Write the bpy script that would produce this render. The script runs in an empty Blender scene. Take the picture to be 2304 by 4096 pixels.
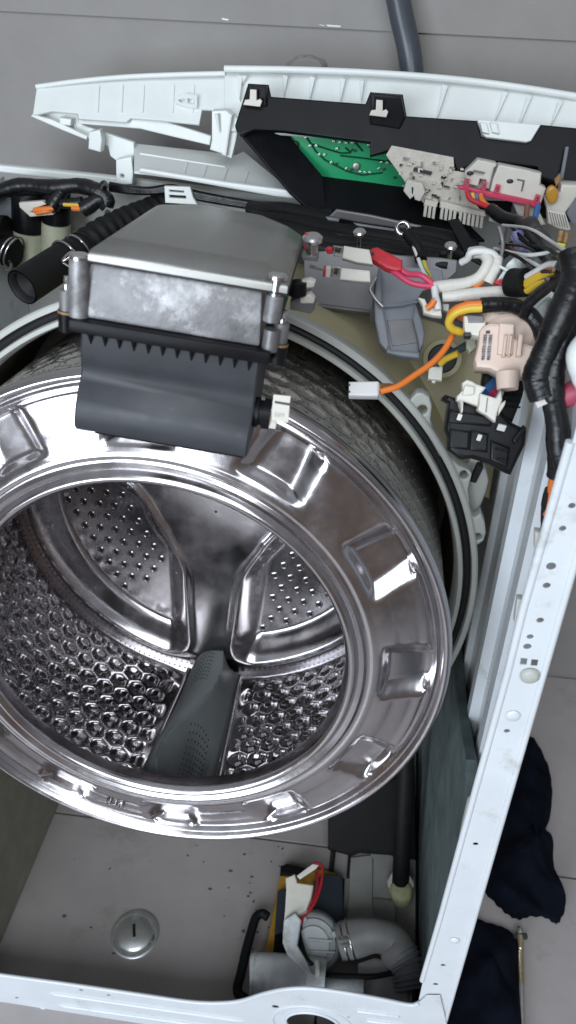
import bpy, bmesh, math, random
from math import sin, cos, pi, radians as rad, sqrt, atan2, hypot
from mathutils import Vector, Matrix
V = Vector
rng = random.Random(7)
scene = bpy.context.scene
col = scene.collection

# ------------------------------------------------------------------ camera
CAM = V((.1726, -.3899, 1.0936)); YAW, PITCH, ROLL, FPX = -.13284, .627176, -.00257, 3118.0
PW, PH = 2304, 4096
fw = V((sin(YAW)*cos(PITCH), cos(YAW)*cos(PITCH), -sin(PITCH)))
rt = V((cos(YAW), -sin(YAW), 0)); dn = -rt.cross(fw)
rt, dn = cos(ROLL)*rt + sin(ROLL)*dn, -sin(ROLL)*rt + cos(ROLL)*dn
cd = bpy.data.cameras.new('camera'); cam = bpy.data.objects.new('camera', cd); col.objects.link(cam)
cd.sensor_fit = 'VERTICAL'; cd.sensor_height = 36; cd.lens = FPX/PH*36
cd.clip_start = .01; cd.clip_end = 100
m3 = Matrix((rt, -dn, -fw)).transposed()
cam.matrix_world = Matrix.Translation(CAM) @ m3.to_4x4()
scene.camera = cam
cd.dof.use_dof = True; cd.dof.focus_distance = .70; cd.dof.aperture_fstop = 10

# ------------------------------------------------------------------ light
w = bpy.data.worlds.new('World'); scene.world = w; w.use_nodes = True
nt = w.node_tree; bg = nt.nodes['Background']
tc = nt.nodes.new('ShaderNodeTexCoord'); sx = nt.nodes.new('ShaderNodeSeparateXYZ'); cr = nt.nodes.new('ShaderNodeValToRGB')
mr = nt.nodes.new('ShaderNodeMapRange'); mr.inputs[1].default_value = -1; mr.inputs[2].default_value = 1
nt.links.new(tc.outputs['Generated'], sx.inputs[0]); nt.links.new(sx.outputs[2], mr.inputs[0])
nt.links.new(mr.outputs[0], cr.inputs[0]); nt.links.new(cr.outputs[0], bg.inputs[0])
el = cr.color_ramp.elements
el[0].position = .0; el[0].color = (.12, .10, .095, 1)
el[1].position = 1.; el[1].color = (.62, .66, .74, 1)
e = el.new(.47); e.color = (.245, .195, .172, 1)
e = el.new(.66); e.color = (.22, .22, .25, 1)
bg.inputs[1].default_value = .80

def area(name, loc, target, sx_, sy_, power, color):
    l = bpy.data.lights.new(name, 'AREA'); l.shape = 'RECTANGLE'; l.size = sx_; l.size_y = sy_
    l.energy = power; l.color = color
    o = bpy.data.objects.new(name, l); col.objects.link(o); o.location = loc
    o.rotation_euler = (V(target)-V(loc)).to_track_quat('-Z', 'Y').to_euler()
area('doorway_daylight', (-1.15, -2.7, 1.05), (0, .1, .75), 1.7, 1.5, 104, (.80, .90, 1.0))
area('front_fill', (.25, -2.1, 2.35), (0.0, .3, .5), 1.8, 1.2, 60, (.86, .94, 1.0))  # unseen fill lamp, added to brighten the floor inside the cabinet
vs = scene.view_settings; vs.view_transform = 'Standard'; vs.look = 'None'; vs.exposure = -.38; vs.gamma = 1; vs.use_curve_mapping = False

# ------------------------------------------------------------------ helpers
def at(u, v, x=None, y=None, z=None, pl=None):
    """world point where the sight line of photo pixel (u, v) meets a plane of the place"""
    d = rt*((u-PW/2)/FPX) + dn*((v-PH/2)/FPX) + fw
    if pl is not None: t = (pl[0]-CAM).dot(pl[1])/d.dot(pl[1])
    else:
        i, val = (0, x) if x is not None else (1, y) if y is not None else (2, z)
        t = (val-CAM[i])/d[i]
    return CAM + d*t
def W(*p): return [at(u, v, y=y) for u, v, y in p]

ORG = {}
def props(o, label=None, cat=None, group=None, kind=None):
    if label: o['label'] = label
    if cat: o['category'] = cat
    if group: o['group'] = group
    if kind: o['kind'] = kind
    return o
def thing(name, label, cat, loc, group=None):
    o = bpy.data.objects.new(name, None); col.objects.link(o); o.location = loc; o.empty_display_size = .02
    ORG[o] = V(loc); return props(o, label, cat, group)
def link_mesh(name, me, m, parent):
    o = bpy.data.objects.new(name, me); col.objects.link(o)
    if parent is None:
        xs = [v.co for v in me.vertices]
        L = V(((min(c.x for c in xs)+max(c.x for c in xs))/2, (min(c.y for c in xs)+max(c.y for c in xs))/2, min(c.z for c in xs)))
        o.location = L
    else:
        o.parent = parent; L = ORG[parent]
    ORG[o] = L
    me.transform(Matrix.Translation(-L))
    if m is not None:
        me.materials.clear(); me.materials.append(MAT[m] if isinstance(m, str) else m)
    return o
class MB:
    def __init__(s): s.v = []; s.f = []
    def add(s, vs, fs):
        b = len(s.v); s.v += [tuple(p) for p in vs]; s.f += [tuple(i+b for i in f) for f in fs]; return s
    def box(s, c, size, R=None, taper=1.0):
        R = R or Matrix.Identity(3); a, b, d = (q/2 for q in size); c = V(c)
        P = []
        for sz in (-1, 1):
            k = taper if sz > 0 else 1
            for sx_, sy_ in ((-1,-1),(1,-1),(1,1),(-1,1)): P.append(c + R @ V((sx_*a*k, sy_*b*k, sz*d)))
        return s.add(P, [(3,2,1,0),(4,5,6,7),(0,1,5,4),(1,2,6,5),(2,3,7,6),(3,0,4,7)])
    def tube(s, pts, r, seg=8, caps=True, closed=False, flat=1.0):
        pts = [V(p) for p in pts]; n = len(pts)
        rs = r if isinstance(r, (list, tuple)) else [r]*n
        ring = []; prev = None
        for i in range(n):
            a = pts[(i-1) % n] if (closed or i > 0) else pts[0]; b = pts[(i+1) % n] if (closed or i < n-1) else pts[-1]
            t = (b-a)
            t = t.normalized() if t.length > 1e-9 else V((0,0,1))
            if prev is None:
                prev = t.orthogonal().normalized()
            x = prev - t*prev.dot(t)
            x = x.normalized() if x.length > 1e-6 else t.orthogonal().normalized()
            prev = x; y = t.cross(x)
            ring.append([pts[i] + (x*cos(2*pi*k/seg)*flat + y*sin(2*pi*k/seg))*rs[i] for k in range(seg)])
        vs = [p for q in ring for p in q]; fs = []
        for i in range(n if closed else n-1):
            j = (i+1) % n
            for k in range(seg):
                l = (k+1) % seg; fs.append((i*seg+k, i*seg+l, j*seg+l, j*seg+k))
        if caps and not closed:
            fs.append(tuple(range(seg-1, -1, -1))); fs.append(tuple((n-1)*seg+k for k in range(seg)))
        return s.add(vs, fs)
    def cyl(s, a, b, r, r2=None, seg=20): return s.tube([a, b], [r, r if r2 is None else r2], seg)
    def lathe(s, prof, F, seg=64, th0=0, th1=2*pi):
        C, u, v, n = F; full = abs(th1-th0-2*pi) < 1e-6; cnt = seg if full else seg+1
        vs = []
        for (r, h) in prof:
            for k in range(cnt):
                t = th0+(th1-th0)*k/seg; vs.append(C + u*(r*cos(t)) + v*(r*sin(t)) + n*h)
        fs = []
        for i in range(len(prof)-1):
            for k in range(seg):
                l = (k+1) % cnt; fs.append((i*cnt+k, i*cnt+l, (i+1)*cnt+l, (i+1)*cnt+k))
        return s.add(vs, fs)
    def grid(s, fn, nu, nv, wrap=False):
        vs = [fn(i/nu, j/nv) for j in range(nv+1) for i in range(nu if wrap else nu+1)]
        c = nu if wrap else nu+1; fs = []
        for j in range(nv):
            for i in range(nu):
                k = (i+1) % c; fs.append((j*c+i, j*c+k, (j+1)*c+k, (j+1)*c+i))
        return s.add(vs, fs)
    def ball(s, c, r, nu=12, nv=8, sc=(1,1,1)):
        c = V(c)
        return s.grid(lambda a, b: c + V((sc[0]*r*sin(pi*b)*cos(2*pi*a), sc[1]*r*sin(pi*b)*sin(2*pi*a), sc[2]*r*cos(pi*b))), nu, nv, True)
    def build(s, name, m, parent=None, smooth=35, bevel=0):
        me = bpy.data.meshes.new(name); me.from_pydata(s.v, [], s.f); me.update()
        if bevel:
            bm = bmesh.new(); bm.from_mesh(me)
            es = [e for e in bm.edges if len(e.link_faces) == 2 and e.calc_face_angle(0) > .6]
            bmesh.ops.bevel(bm, geom=es, offset=bevel, segments=2, profile=.6, affect='EDGES', clamp_overlap=True)
            bm.to_mesh(me); bm.free()
        if smooth:
            me.shade_smooth(); me.set_sharp_from_angle(angle=rad(smooth))
        return link_mesh(name, me, m, parent)
def plane3(a, b, c):
    A, B, C_ = W(a, b, c); n = (B-A).cross(C_-A).normalized()
    if n.dot(CAM-A) < 0: n = -n
    return (A, n)
def PY(y): return (V((0, y, 0)), V((0, -1, 0)))
def PT(u, v, y, n=(0, -.8, .6)): return (at(u, v, y=y), V(n).normalized())
def circ(c, r, pl, seg=14, sq=1.0):
    """pixel centre, metric radius -> list of 3D points on the plane"""
    o = at(c[0], c[1], pl=pl); n = pl[1]; a = V((1,0,0)); a = (a-n*a.dot(n)).normalized(); b = n.cross(a)
    return [o + a*r*cos(2*pi*k/seg) + b*r*sq*sin(2*pi*k/seg) for k in range(seg)]
def plate(name, m, parent, outline, pl, thick, holes=(), bevel=.0, lift=0., d3=False, smooth=35):
    """solid plate of real thickness: an outline on plane pl, extruded away from the viewer"""
    o0, n = pl; n = n.normalized()
    a = V((1,0,0)) if abs(n.x) < .9 else V((0,1,0)); a = (a-n*a.dot(n)).normalized(); b = n.cross(a)
    def loc(P): return [((p-o0).dot(a), (p-o0).dot(b)) for p in P]
    P = outline if d3 else [at(u, v, pl=pl) for u, v in outline]
    cu = bpy.data.curves.new(name, 'CURVE'); cu.dimensions = '2D'; cu.fill_mode = 'BOTH'
    bevel = min(bevel, thick*.45)
    cu.extrude = max(thick/2-bevel, 1e-5); cu.bevel_depth = bevel; cu.bevel_resolution = 1; cu.offset = -bevel
    for Q in [P]+[h for h in holes]:
        sp = cu.splines.new('POLY'); q = loc(Q); sp.points.add(len(q)-1)
        for i, (x, y) in enumerate(q): sp.points[i].co = (x, y, 0, 1)
        sp.use_cyclic_u = True
    ob = bpy.data.objects.new('tmp', cu); me = bpy.data.meshes.new_from_object(ob)
    bpy.data.objects.remove(ob); bpy.data.curves.remove(cu)
    M = Matrix((a, b, n)).transposed().to_4x4(); M.translation = o0 + n*(lift-thick/2)
    me.transform(M); me.name = name
    if smooth: me.shade_smooth(); me.set_sharp_from_angle(angle=rad(smooth))
    return link_mesh(name, me, m, parent)
def smoothpts(P, k=6):
    """Catmull-Rom through points"""
    P = [V(p) for p in P]
    if len(P) < 3: return P
    Q = [2*P[0]-P[1]]+P+[2*P[-1]-P[-2]]; out = []
    for i in range(1, len(Q)-2):
        for j in range(k):
            t = j/k; a, b, c, d = Q[i-1], Q[i], Q[i+1], Q[i+2]
            out.append(.5*((2*b)+(c-a)*t+(2*a-5*b+4*c-d)*t*t+(3*b-a-3*c+d)*t**3))
    out.append(P[-1]); return out
def wire(name, m, parent, pts, r, seg=8, k=6):
    if m in ('black_tape', 'white_tape') and r > .004:      # overlapping tape turns make the bundle uneven
        rg = random.Random(len(pts)*97+int(r*1e5)+int(pts[0][0])); P = smoothpts(W(*pts), 16); d = 0; rs = []
        for i, p in enumerate(P):
            if i: d += (p-P[i-1]).length
            rs.append(r*(.96+.035*((d/.014) % 1)+.06*sin(d*130+pts[0][0])+rg.uniform(-.015, .015)))
        return MB().tube(P, rs, max(seg, 14)).build(name, m, parent, smooth=40)
    return MB().tube(smoothpts(W(*pts), k), r, seg).build(name, m, parent, smooth=60)
def screw(name, m, parent, p, axis, r, h=.003):
    axis = V(axis).normalized(); mb = MB(); p = V(p)
    mb.tube([p, p+axis*h*.5, p+axis*h*.85, p+axis*h], [r, r, r*.8, r*.35], 14)
    x = axis.orthogonal().normalized(); y = axis.cross(x)
    return mb.build(name, m, parent, smooth=30)
def ss(a, b, x):
    t = max(0, min(1, (x-a)/(b-a))); return t*t*(3-2*t)

# ------------------------------------------------------------------ materials
MAT = {}
def mat(name, c, rough=.5, metal=0, var=.12, scale=30, bump=0, bscale=300, rvar=.0, spec=.5, spots=None, stretch=None, coat=0):
    m = bpy.data.materials.new(name); m.use_nodes = True; t = m.node_tree; p = t.nodes['Principled BSDF']
    N, L = t.nodes.new, t.links.new
    tc = N('ShaderNodeTexCoord'); src = tc.outputs['Object']
    if stretch:
        mp = N('ShaderNodeMapping'); mp.inputs['Scale'].default_value = stretch; L(src, mp.inputs[0]); src = mp.outputs[0]
    nz = N('ShaderNodeTexNoise'); nz.inputs['Scale'].default_value = scale; nz.inputs['Detail'].default_value = 6; nz.inputs['Roughness'].default_value = .65
    L(src, nz.inputs['Vector'])
    rp = N('ShaderNodeMapRange'); rp.inputs[1].default_value = .3; rp.inputs[2].default_value = .7; rp.inputs[3].default_value = 1-var; rp.inputs[4].default_value = 1+var
    L(nz.outputs[0], rp.inputs[0])
    mx = N('ShaderNodeMix'); mx.data_type = 'RGBA'; mx.blend_type = 'MULTIPLY'; mx.inputs[0].default_value = 1
    mx.inputs[6].default_value = (*c, 1); L(rp.outputs[0], mx.inputs[7])
    out = mx.outputs[2]
    if spots:   # (colour, scale, threshold, softness)
        sc_, s_, th, sf = spots
        n2 = N('ShaderNodeTexNoise'); n2.inputs['Scale'].default_value = s_; n2.inputs['Detail'].default_value = 8; n2.inputs['Roughness'].default_value = .7; L(tc.outputs['Object'], n2.inputs['Vector'])
        r2 = N('ShaderNodeMapRange'); r2.inputs[1].default_value = th; r2.inputs[2].default_value = th+sf; L(n2.outputs[0], r2.inputs[0])
        m2 = N('ShaderNodeMix'); m2.data_type = 'RGBA'; L(r2.outputs[0], m2.inputs[0]); L(out, m2.inputs[6]); m2.inputs[7].default_value = (*sc_, 1); out = m2.outputs[2]
    L(out, p.inputs['Base Color'])
    p.inputs['Roughness'].default_value = rough; p.inputs['Metallic'].default_value = metal; p.inputs['Specular IOR Level'].default_value = spec
    if coat: p.inputs['Coat Weight'].default_value = coat; p.inputs['Coat Roughness'].default_value = .12
    if rvar:
        r3 = N('ShaderNodeMapRange'); r3.inputs[1].default_value = .3; r3.inputs[2].default_value = .7; r3.inputs[3].default_value = max(0, rough-rvar); r3.inputs[4].default_value = rough+rvar
        L(nz.outputs[0], r3.inputs[0]); L(r3.outputs[0], p.inputs['Roughness'])
    if bump:
        nb = N('ShaderNodeTexNoise'); nb.inputs['Scale'].default_value = bscale; nb.inputs['Detail'].default_value = 4; L(src, nb.inputs['Vector'])
        b = N('ShaderNodeBump'); b.inputs['Strength'].default_value = bump; b.inputs['Distance'].default_value = .001; L(nb.outputs[0], b.inputs['Height']); L(b.outputs[0], p.inputs['Normal'])
    MAT[name] = m; return m
mat('wall_paint', (.27, .255, .242), .75, var=.10, scale=6, bump=.35, bscale=120, spots=((.20, .17, .15), 2.5, .62, .2))
mat('plaster', (.22, .19, .18), .9, var=.4, scale=90, bump=.9, bscale=160)
mat('tile', (.38, .347, .340), .38, var=.10, scale=9, bump=.06, bscale=90, rvar=.1, spots=((.23, .20, .18), 7, .56, .2))
mat('grout', (.10, .09, .085), .9)
mat('white_paint', (.66, .69, .72), .32, var=.06, scale=12, bump=.05, bscale=60, rvar=.08, coat=.3, spots=((.42, .42, .39), 20, .60, .16))
mat('panel_white', (.76, .79, .77), .42, var=.05, scale=15, bump=.05, bscale=400)
mat('galv', (.42, .415, .395), .5, .1, var=.15, scale=18, bump=.05, spots=((.25, .235, .21), 9, .60, .15))
mat('felt_green', (.10, .13, .13), .95, var=.4, scale=22, bump=.9, bscale=700)
mat('felt_olive', (.31, .295, .24), .95, var=.18, scale=22, bump=.9, bscale=700)
mat('steel', (.55, .525, .535), .20, 1, var=.09, scale=26, bump=.03, bscale=40, rvar=.08, spots=((.66, .64, .62), 70, .66, .05))
mat('steel_polished', (.50, .475, .485), .07, 1, var=.05, scale=10, bump=.05, bscale=60)
mat('glint_pale', (.62, .61, .60), .45, .3)  # pale tone standing in for light on the shell's dots
mat('steel_satin', (.56, .54, .53), .30, 1, var=.08, scale=20, rvar=.06)
mat('screw_metal', (.62, .62, .60), .25, 1, var=.1, scale=200)
mat('chrome', (.86, .88, .87), .32, .85, var=.1, scale=60, spots=((.25, .22, .16), 60, .62, .05))
mat('cast', (.205, .20, .205), .5, .55, var=.2, scale=60, bump=.30, bscale=200, rvar=.12, spots=((.40, .395, .405), 34, .50, .12))
mat('lid_metal', (.33, .325, .305), .36, .78, var=.10, scale=20, rvar=.1, stretch=(1, .15, 1), spots=((.23, .24, .21), 14, .52, .2))
mat('black_plastic', (.0075, .0075, .009), .40, var=.3, scale=25, bump=.03, bscale=500, rvar=.08, spec=.16)
mat('box_plastic', (.034, .036, .043), .48, var=.18, scale=22, bump=.04, bscale=700, rvar=.12, spots=((.10, .105, .115), 26, .62, .2))
mat('black_rubber', (.007, .007, .0075), .6, var=.3, scale=60, bump=.3, bscale=400, spec=.25)
mat('black_tape', (.006, .006, .007), .36, var=.3, scale=80, bump=.6, bscale=160, rvar=.1)
mat('grey_plastic', (.20, .21, .235), .42, var=.1, scale=18, bump=.1, bscale=400)
mat('grey_bracket', (.17, .165, .17), .45, .3, var=.15, scale=25)
mat('lifter_grey', (.175, .19, .192), .48, var=.08, scale=30, bump=.15, bscale=600)
mat('tub_cream', (.46, .41, .25), .5, var=.14, scale=8, bump=.1, bscale=300, spots=((.26, .22, .12), 5, .55, .25))
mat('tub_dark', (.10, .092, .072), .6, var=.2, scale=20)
mat('tub_pale', (.46, .465, .43), .45, var=.06, scale=20)
mat('peach', (.68, .53, .445), .45, var=.04, scale=30)
mat('ivory', (.66, .63, .56), .48, var=.06, scale=60)
mat('pcb_cream', (.60, .555, .49), .5, var=.12, scale=120, bump=.5, bscale=500)
mat('pcb_green', (.008, .33, .125), .38, var=.15, scale=35)
mat('trace_green', (.003, .075, .035), .4)
mat('solder', (.55, .55, .52), .3, .8, var=.3, scale=300)
mat('dark_component', (.03, .03, .032), .5)
mat('red', (.55, .025, .04), .45, var=.15, scale=120, bump=.3, bscale=600)
mat('pink_red', (.60, .05, .12), .45, var=.08)
mat('pink_tape', (.42, .07, .12), .5, var=.12, scale=90)
mat('orange', (.75, .19, .03), .4, var=.06)
mat('yellow', (.68, .45, .04), .4, var=.06)
mat('acid_yellow', (.70, .66, .06), .4)
mat('blue', (.035, .14, .36), .4)
mat('brown', (.20, .10, .06), .45)
mat('white_wire', (.68, .67, .66), .45)
mat('white_tape', (.66, .63, .57), .5, var=.08, scale=60, bump=.8, bscale=140)
mat('purple', (.34, .33, .58), .5)
mat('ochre', (.50, .27, .035), .45, var=.2, scale=120)
mat('pump_grey', (.55, .575, .58), .42, var=.14, scale=30, bump=.15, bscale=120, spots=((.24, .23, .21), 22, .55, .2))
mat('hose_grey', (.24, .235, .23), .5, var=.15, scale=40)
mat('pump_dark', (.035, .045, .06), .45)
mat('valve_base', (.40, .41, .30), .5, var=.12, scale=50)
mat('foot_yellow', (.42, .44, .25), .6, var=.2, scale=90)
mat('cloth', (.0036, .005, .010), .95, spec=.1, var=.45, scale=30, bump=1.0, bscale=500)
mat('drain_hose', (.06, .068, .082), .32, var=.1, scale=30)
mat('gasket', (.018, .018, .019), .55)
mat('print_ink', (.06, .055, .07), .6)
mat('print_grey', (.33, .29, .29), .6, var=.3, scale=900)
mat('print_faint', (.50, .48, .45), .6)
mat('hole_dark', (.008, .008, .009), .7)
mat('copper_rust', (.30, .17, .07), .6, var=.4, scale=200)
mat('cap_orange', (.50, .25, .03), .35, var=.1)
mat('brass', (.60, .53, .36), .25, 1, var=.2, scale=80)

# ================================================================== SETTING
fl = MB().box((.45, -.2, -.012), (3.4, 2.6, .01)).build('floor', 'grout', smooth=0); props(fl, 'grey floor under and around the machine', kind='structure')
TS = .45; TX, TY = .153, .265
for i in range(-2, 4):
    for j in range(-3, 1):
        x0 = TX+i*TS+.0018; y0 = TY+j*TS+.0018; sy_ = TS-.0036
        if y0 > .5: continue
        if j == 0: sy_ = .39
        MB().box((x0+TS/2-.0018, y0+sy_/2, -.0035), (TS-.0036, sy_, .007)).build('tile', 'tile', fl, smooth=0, bevel=.0008)
wl = MB().box((.4, .70, .80), (3.4, .08, 1.62)).build('wall', 'wall_paint', smooth=0); props(wl, kind='structure')
P0 = at(0, 50, y=.652); P1 = at(2304, 165, y=.652)
sl = (P1.z-P0.z)/(P1.x-P0.x)
za, zb = P0.z+sl*(-1.4-P0.x), P0.z+sl*(2.2-P0.x)
ub = MB().add([(-1.3, .656, za), (2.1, .656, zb), (2.1, .656, 1.62), (-1.3, .656, 1.62), (-1.3, .659, za), (2.1, .659, zb), (2.1, .659, 1.62), (-1.3, .659, 1.62)],
     [(0,1,2,3), (0,4,5,1), (3,2,6,7), (0,3,7,4), (1,5,6,2)]).build('wall_upper_band', 'wall_paint', wl, smooth=0)
for (a, b, c_, d) in ((885, 72, 915, 82), (1275, 97, 1300, 104), (1305, 98, 1365, 109)):
    plate('paint_chip', 'white_paint', wl, [(a, b), (c_, b+5), (c_-4, d), (a+6, d-3)], PY(.6555), .002)
rp_ = [(1155, 268), (1180, 240), (1230, 228), (1275, 240), (1290, 262), (1280, 300), (1170, 300)]
plate('peeling_plaster', 'wall_paint', wl, rp_, PY(.655), .006, bevel=.002)
mb = MB()
for (u, v, r_) in ((1190, 268, .012), (1225, 258, .015), (1262, 262, .012), (1240, 275, .014), (1205, 280, .012)): mb.ball(at(u, v, y=.660), r_, 14, 8, (1.2, .28, .7))
mb.build('peeling_plaster', 'plaster', wl, smooth=60)

# grey drain hose on the wall
MB().tube(smoothpts(W((1570, -120, .628), (1605, 60, .628), (1636, 200, .626), (1650, 330, .62), (1650, 480, .61)), 8), .0132, 16).build('drain_hose', 'drain_hose', smooth=60)
props(bpy.data.objects['drain_hose'], 'dark slate grey hose hanging down the wall behind the control panel', 'hose')

# ================================================================== CABINET
cab = thing('washing_machine_cabinet', 'white open washing machine cabinet without front or top, side flange full of holes', 'cabinet', (0, .27, 0))
prof = [(0, .298), (.098, .298), (.103, .293), (.122, .293), (.127, .298), (.157, .298), (.163, .289), (.179, .289), (.185, .298), (.255, .298), (.261, .292), (.271, .292), (.277, .298), (.55, .298)]
mb = MB(); vs_ = []
for (y, x) in prof: vs_ += [(x, y, 0.012), (x, y, .872)]
for (y, x) in reversed(prof): vs_ += [(.3, y, 0.012), (.3, y, .872)]
n_ = len(vs_)//2
mb.add(vs_, [(2*i, 2*i+1, 2*((i+1) % n_)+1, 2*((i+1) % n_)) for i in range(n_)])
mb.build('side_panel', 'white_paint', cab, smooth=0)
MB().box((-.299, .275, .44), (.002, .55, .86)).build('side_panel', 'white_paint', cab, smooth=0)
plate('insulation_felt', 'felt_green', cab, [V((.292, y, z)) for y, z in ((.02, .03), (.02, .40), (.05, .455), (.09, .47), (.14, .45), (.22, .43), (.34, .42), (.5, .40), (.5, .02))], (V((.279, 0, 0)), V((-1, 0, 0))), .012, bevel=.003, d3=True)
plate('insulation_felt', 'felt_olive', cab, [V((-.292, y, z)) for y, z in ((.01, .0), (.01, .5), (.5, .5), (.5, .0))], (V((-.279, 0, 0)), V((1, 0, 0))), .012, bevel=.003, d3=True)
# back panel with holes
bp = PY(.545)
hp = [(75, 1200, .004), (35, 1271, .004), (88, 1258, .0045), (84, 1290, .003), (432, 852, .0042), (90, 1273, .003)]
plate('back_panel', 'galv', cab, [V((-.297, .545, .30)), V((.297, .545, .30)), V((.297, .545, .868)), V((-.297, .545, .868))], bp, .0015, [circ((u, v), r, bp) for u, v, r in hp if r > .0031], d3=True)
MB().box((0, .552, .45), (.59, .003, .3)).build('rear_shroud', 'black_plastic', cab, smooth=0)
plate('top_rail', 'panel_white', cab, [(-90, 655), (0, 662), (375, 700), (480, 712), (1300, 810), (1300, 828), (480, 742), (375, 734), (0, 690), (-90, 682)], PY(.535), .012, bevel=.002)
# front flange
fy = PY(0.0)
holes = []
for u, v, r in ((2288, 2024, .0026), (2251, 2115, .0026), (2205, 2266, .0038), (2187, 2343, .003), (2161, 2482, .003), (2121, 2548, .0028), (2110, 2587, .0034), (2028, 2925, .0028), (1903, 3377, .003), (1773, 3862, .0032), (1743, 3938, .0034)):
    holes.append(circ((u, v), r*.78, fy))
for (u, v) in ((2096, 2647), (2139, 2652)):
    holes.append([at(u+a, v+b, y=0) for a, b in ((-12, -14), (14, -12), (10, 14), (-16, 12))])
inn = [at(1692, 3925, y=0), at(1770, 3660, y=0), at(2036, 2700, y=0), at(2100, 2440, y=0), at(2290, 1770, y=0)]
out3 = [V((.2995, 0, .10)), V((.2995, 0, .91)), V((inn[-1].x, 0, .91))] + list(reversed(inn)) + [V((inn[0].x, 0, .10))]
plate('front_flange', 'white_paint', cab, out3, fy, .0014, holes, bevel=.0004, d3=True)
MB().tube([V((.2985, .001, .02)), V((.2985, .001, .91))], .0028, 10).build('flange_edge', 'white_paint', cab, smooth=60)
MB().tube([p+V((-.001, .001, 0)) for p in inn], .0028, 10).build('flange_edge', 'white_paint', cab, smooth=60)
for (u, v, r) in ((2052, 2864, .0055), (1819, 3762, .005)):
    c_ = at(u, v, y=-.0005); MB().lathe([(r, 0), (r*.9, -.0008), (r*.5, -.0016), (.0001, -.002)], (c_, V((1,0,0)), V((0,0,1)), V((0,1,0))), 20).build('dimple', 'white_paint', cab, smooth=60)
c_ = at(2119, 2701, y=-.001); MB().lathe([(.0066, 0), (.0062, -.002), (.004, -.0032), (.0001, -.0036)], (c_, V((1,0,0)), V((0,0,1)), V((0,1,0))), 24).build('bumper', 'tub_pale', cab, smooth=50)
for pts in ([(2140, 2128), (2178, 2135), (2160, 2200), (2138, 2200)], [(2068, 2398), (2092, 2400), (2072, 2508), (2056, 2490)], [(1872, 3212), (1892, 3200), (1858, 3330), (1832, 3450), (1822, 3440), (1850, 3300)], [(1735, 3768), (1760, 3752), (1738, 3840), (1712, 3890), (1712, 3850)], [(1698, 3942), (1716, 3925), (1700, 3985), (1680, 4000)]):
    plate('edge_clip', 'tub_pale', cab, pts, PY(.004), .006, bevel=.001)
# front cross bar
bar = thing('front_crossbar', 'light blue grey pressed steel front cross bar along the bottom edge', 'crossbar', (0, 0, 0)); bar.parent = cab; bar.location = V((0,0,0))-ORG[cab]
ORG[bar] = V((0, 0, 0))
for k_ in ('label', 'category'): del bar[k_]
top = [(-260, 3862), (0, 3899), (300, 3940), (560, 3978), (745, 4005), (860, 4012), (960, 4004), (1050, 3976), (1130, 3958), (1210, 3952), (1290, 3958), (1400, 3974), (1540, 4000), (1640, 4020), (1676, 4012), (1706, 3985)]
bot = [(1760, 3985), (1790, 4110), (1740, 4330), (900, 4220), (620, 4150), (300, 4098), (0, 4052), (-260, 4010)]
by = PY(-.003)
hb = [circ((1250, 4098), .031, by, 36), circ((1102, 4028), .0042, by), circ((610, 3978), .003, by), circ((325, 3962), .0026, by), circ((435, 3982), .0024, by), circ((68, 3992), .0026, by), circ((1395, 4070), .0018, by)]
plate('bar_plate', 'white_paint', bar, top+bot, by, .0016, [hb[0], hb[1]]+hb[3:], bevel=.0004)
P = [at(u, v, y=-.003) for u, v in top[:-1]]
MB().tube(smoothpts(P, 4), .0024, 8).build('rolled_edge', 'white_paint', bar, smooth=60)
def ringtube(c, r, rr, y): return MB().tube([p for p in circ(c, r, PY(y), 40)], rr, 8, closed=True)
ringtube((1250, 4098), .032, .0022, -.0035).build('hole_rim', 'white_paint', bar, smooth=60)
ringtube((1250, 4098), .047, .0016, -.0028).build('pressed_ring', 'white_paint', bar, smooth=60)
for (a, b) in (((195, 3970), (985, 4084)), ((235, 4018), (880, 4110)), ((275, 4058), (700, 4120)), ((0, 4010), (190, 4038)), ((1425, 4040), (1600, 4064)), ((1460, 4078), (1620, 4100))):
    A, B = at(*a, y=-.0025), at(*b, y=-.0025); MB().tube([A+(B-A)*t for t in (0, .02, .05, .95, .98, 1)], [.0006, .0026, .0034, .0034, .0026, .0006], 10, flat=.8).build('pressed_rib', 'white_paint', bar, smooth=60)

# ================================================================== DRUM
DC = V((-.0059, .0779, .5925)); dnn = V((.0029, -.9937, .1117)).normalized(); du = V((1, .0029, 0)).normalized(); dv = dnn.cross(du)
DF = (DC, du, dv, dnn)
def D(r, th, h): return DC + du*(r*cos(th)) + dv*(r*sin(th)) + dnn*h
drum = thing('washer_drum', 'large stainless steel washing drum with round opening, facing the viewer', 'drum', DC - dv*.255)
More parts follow.
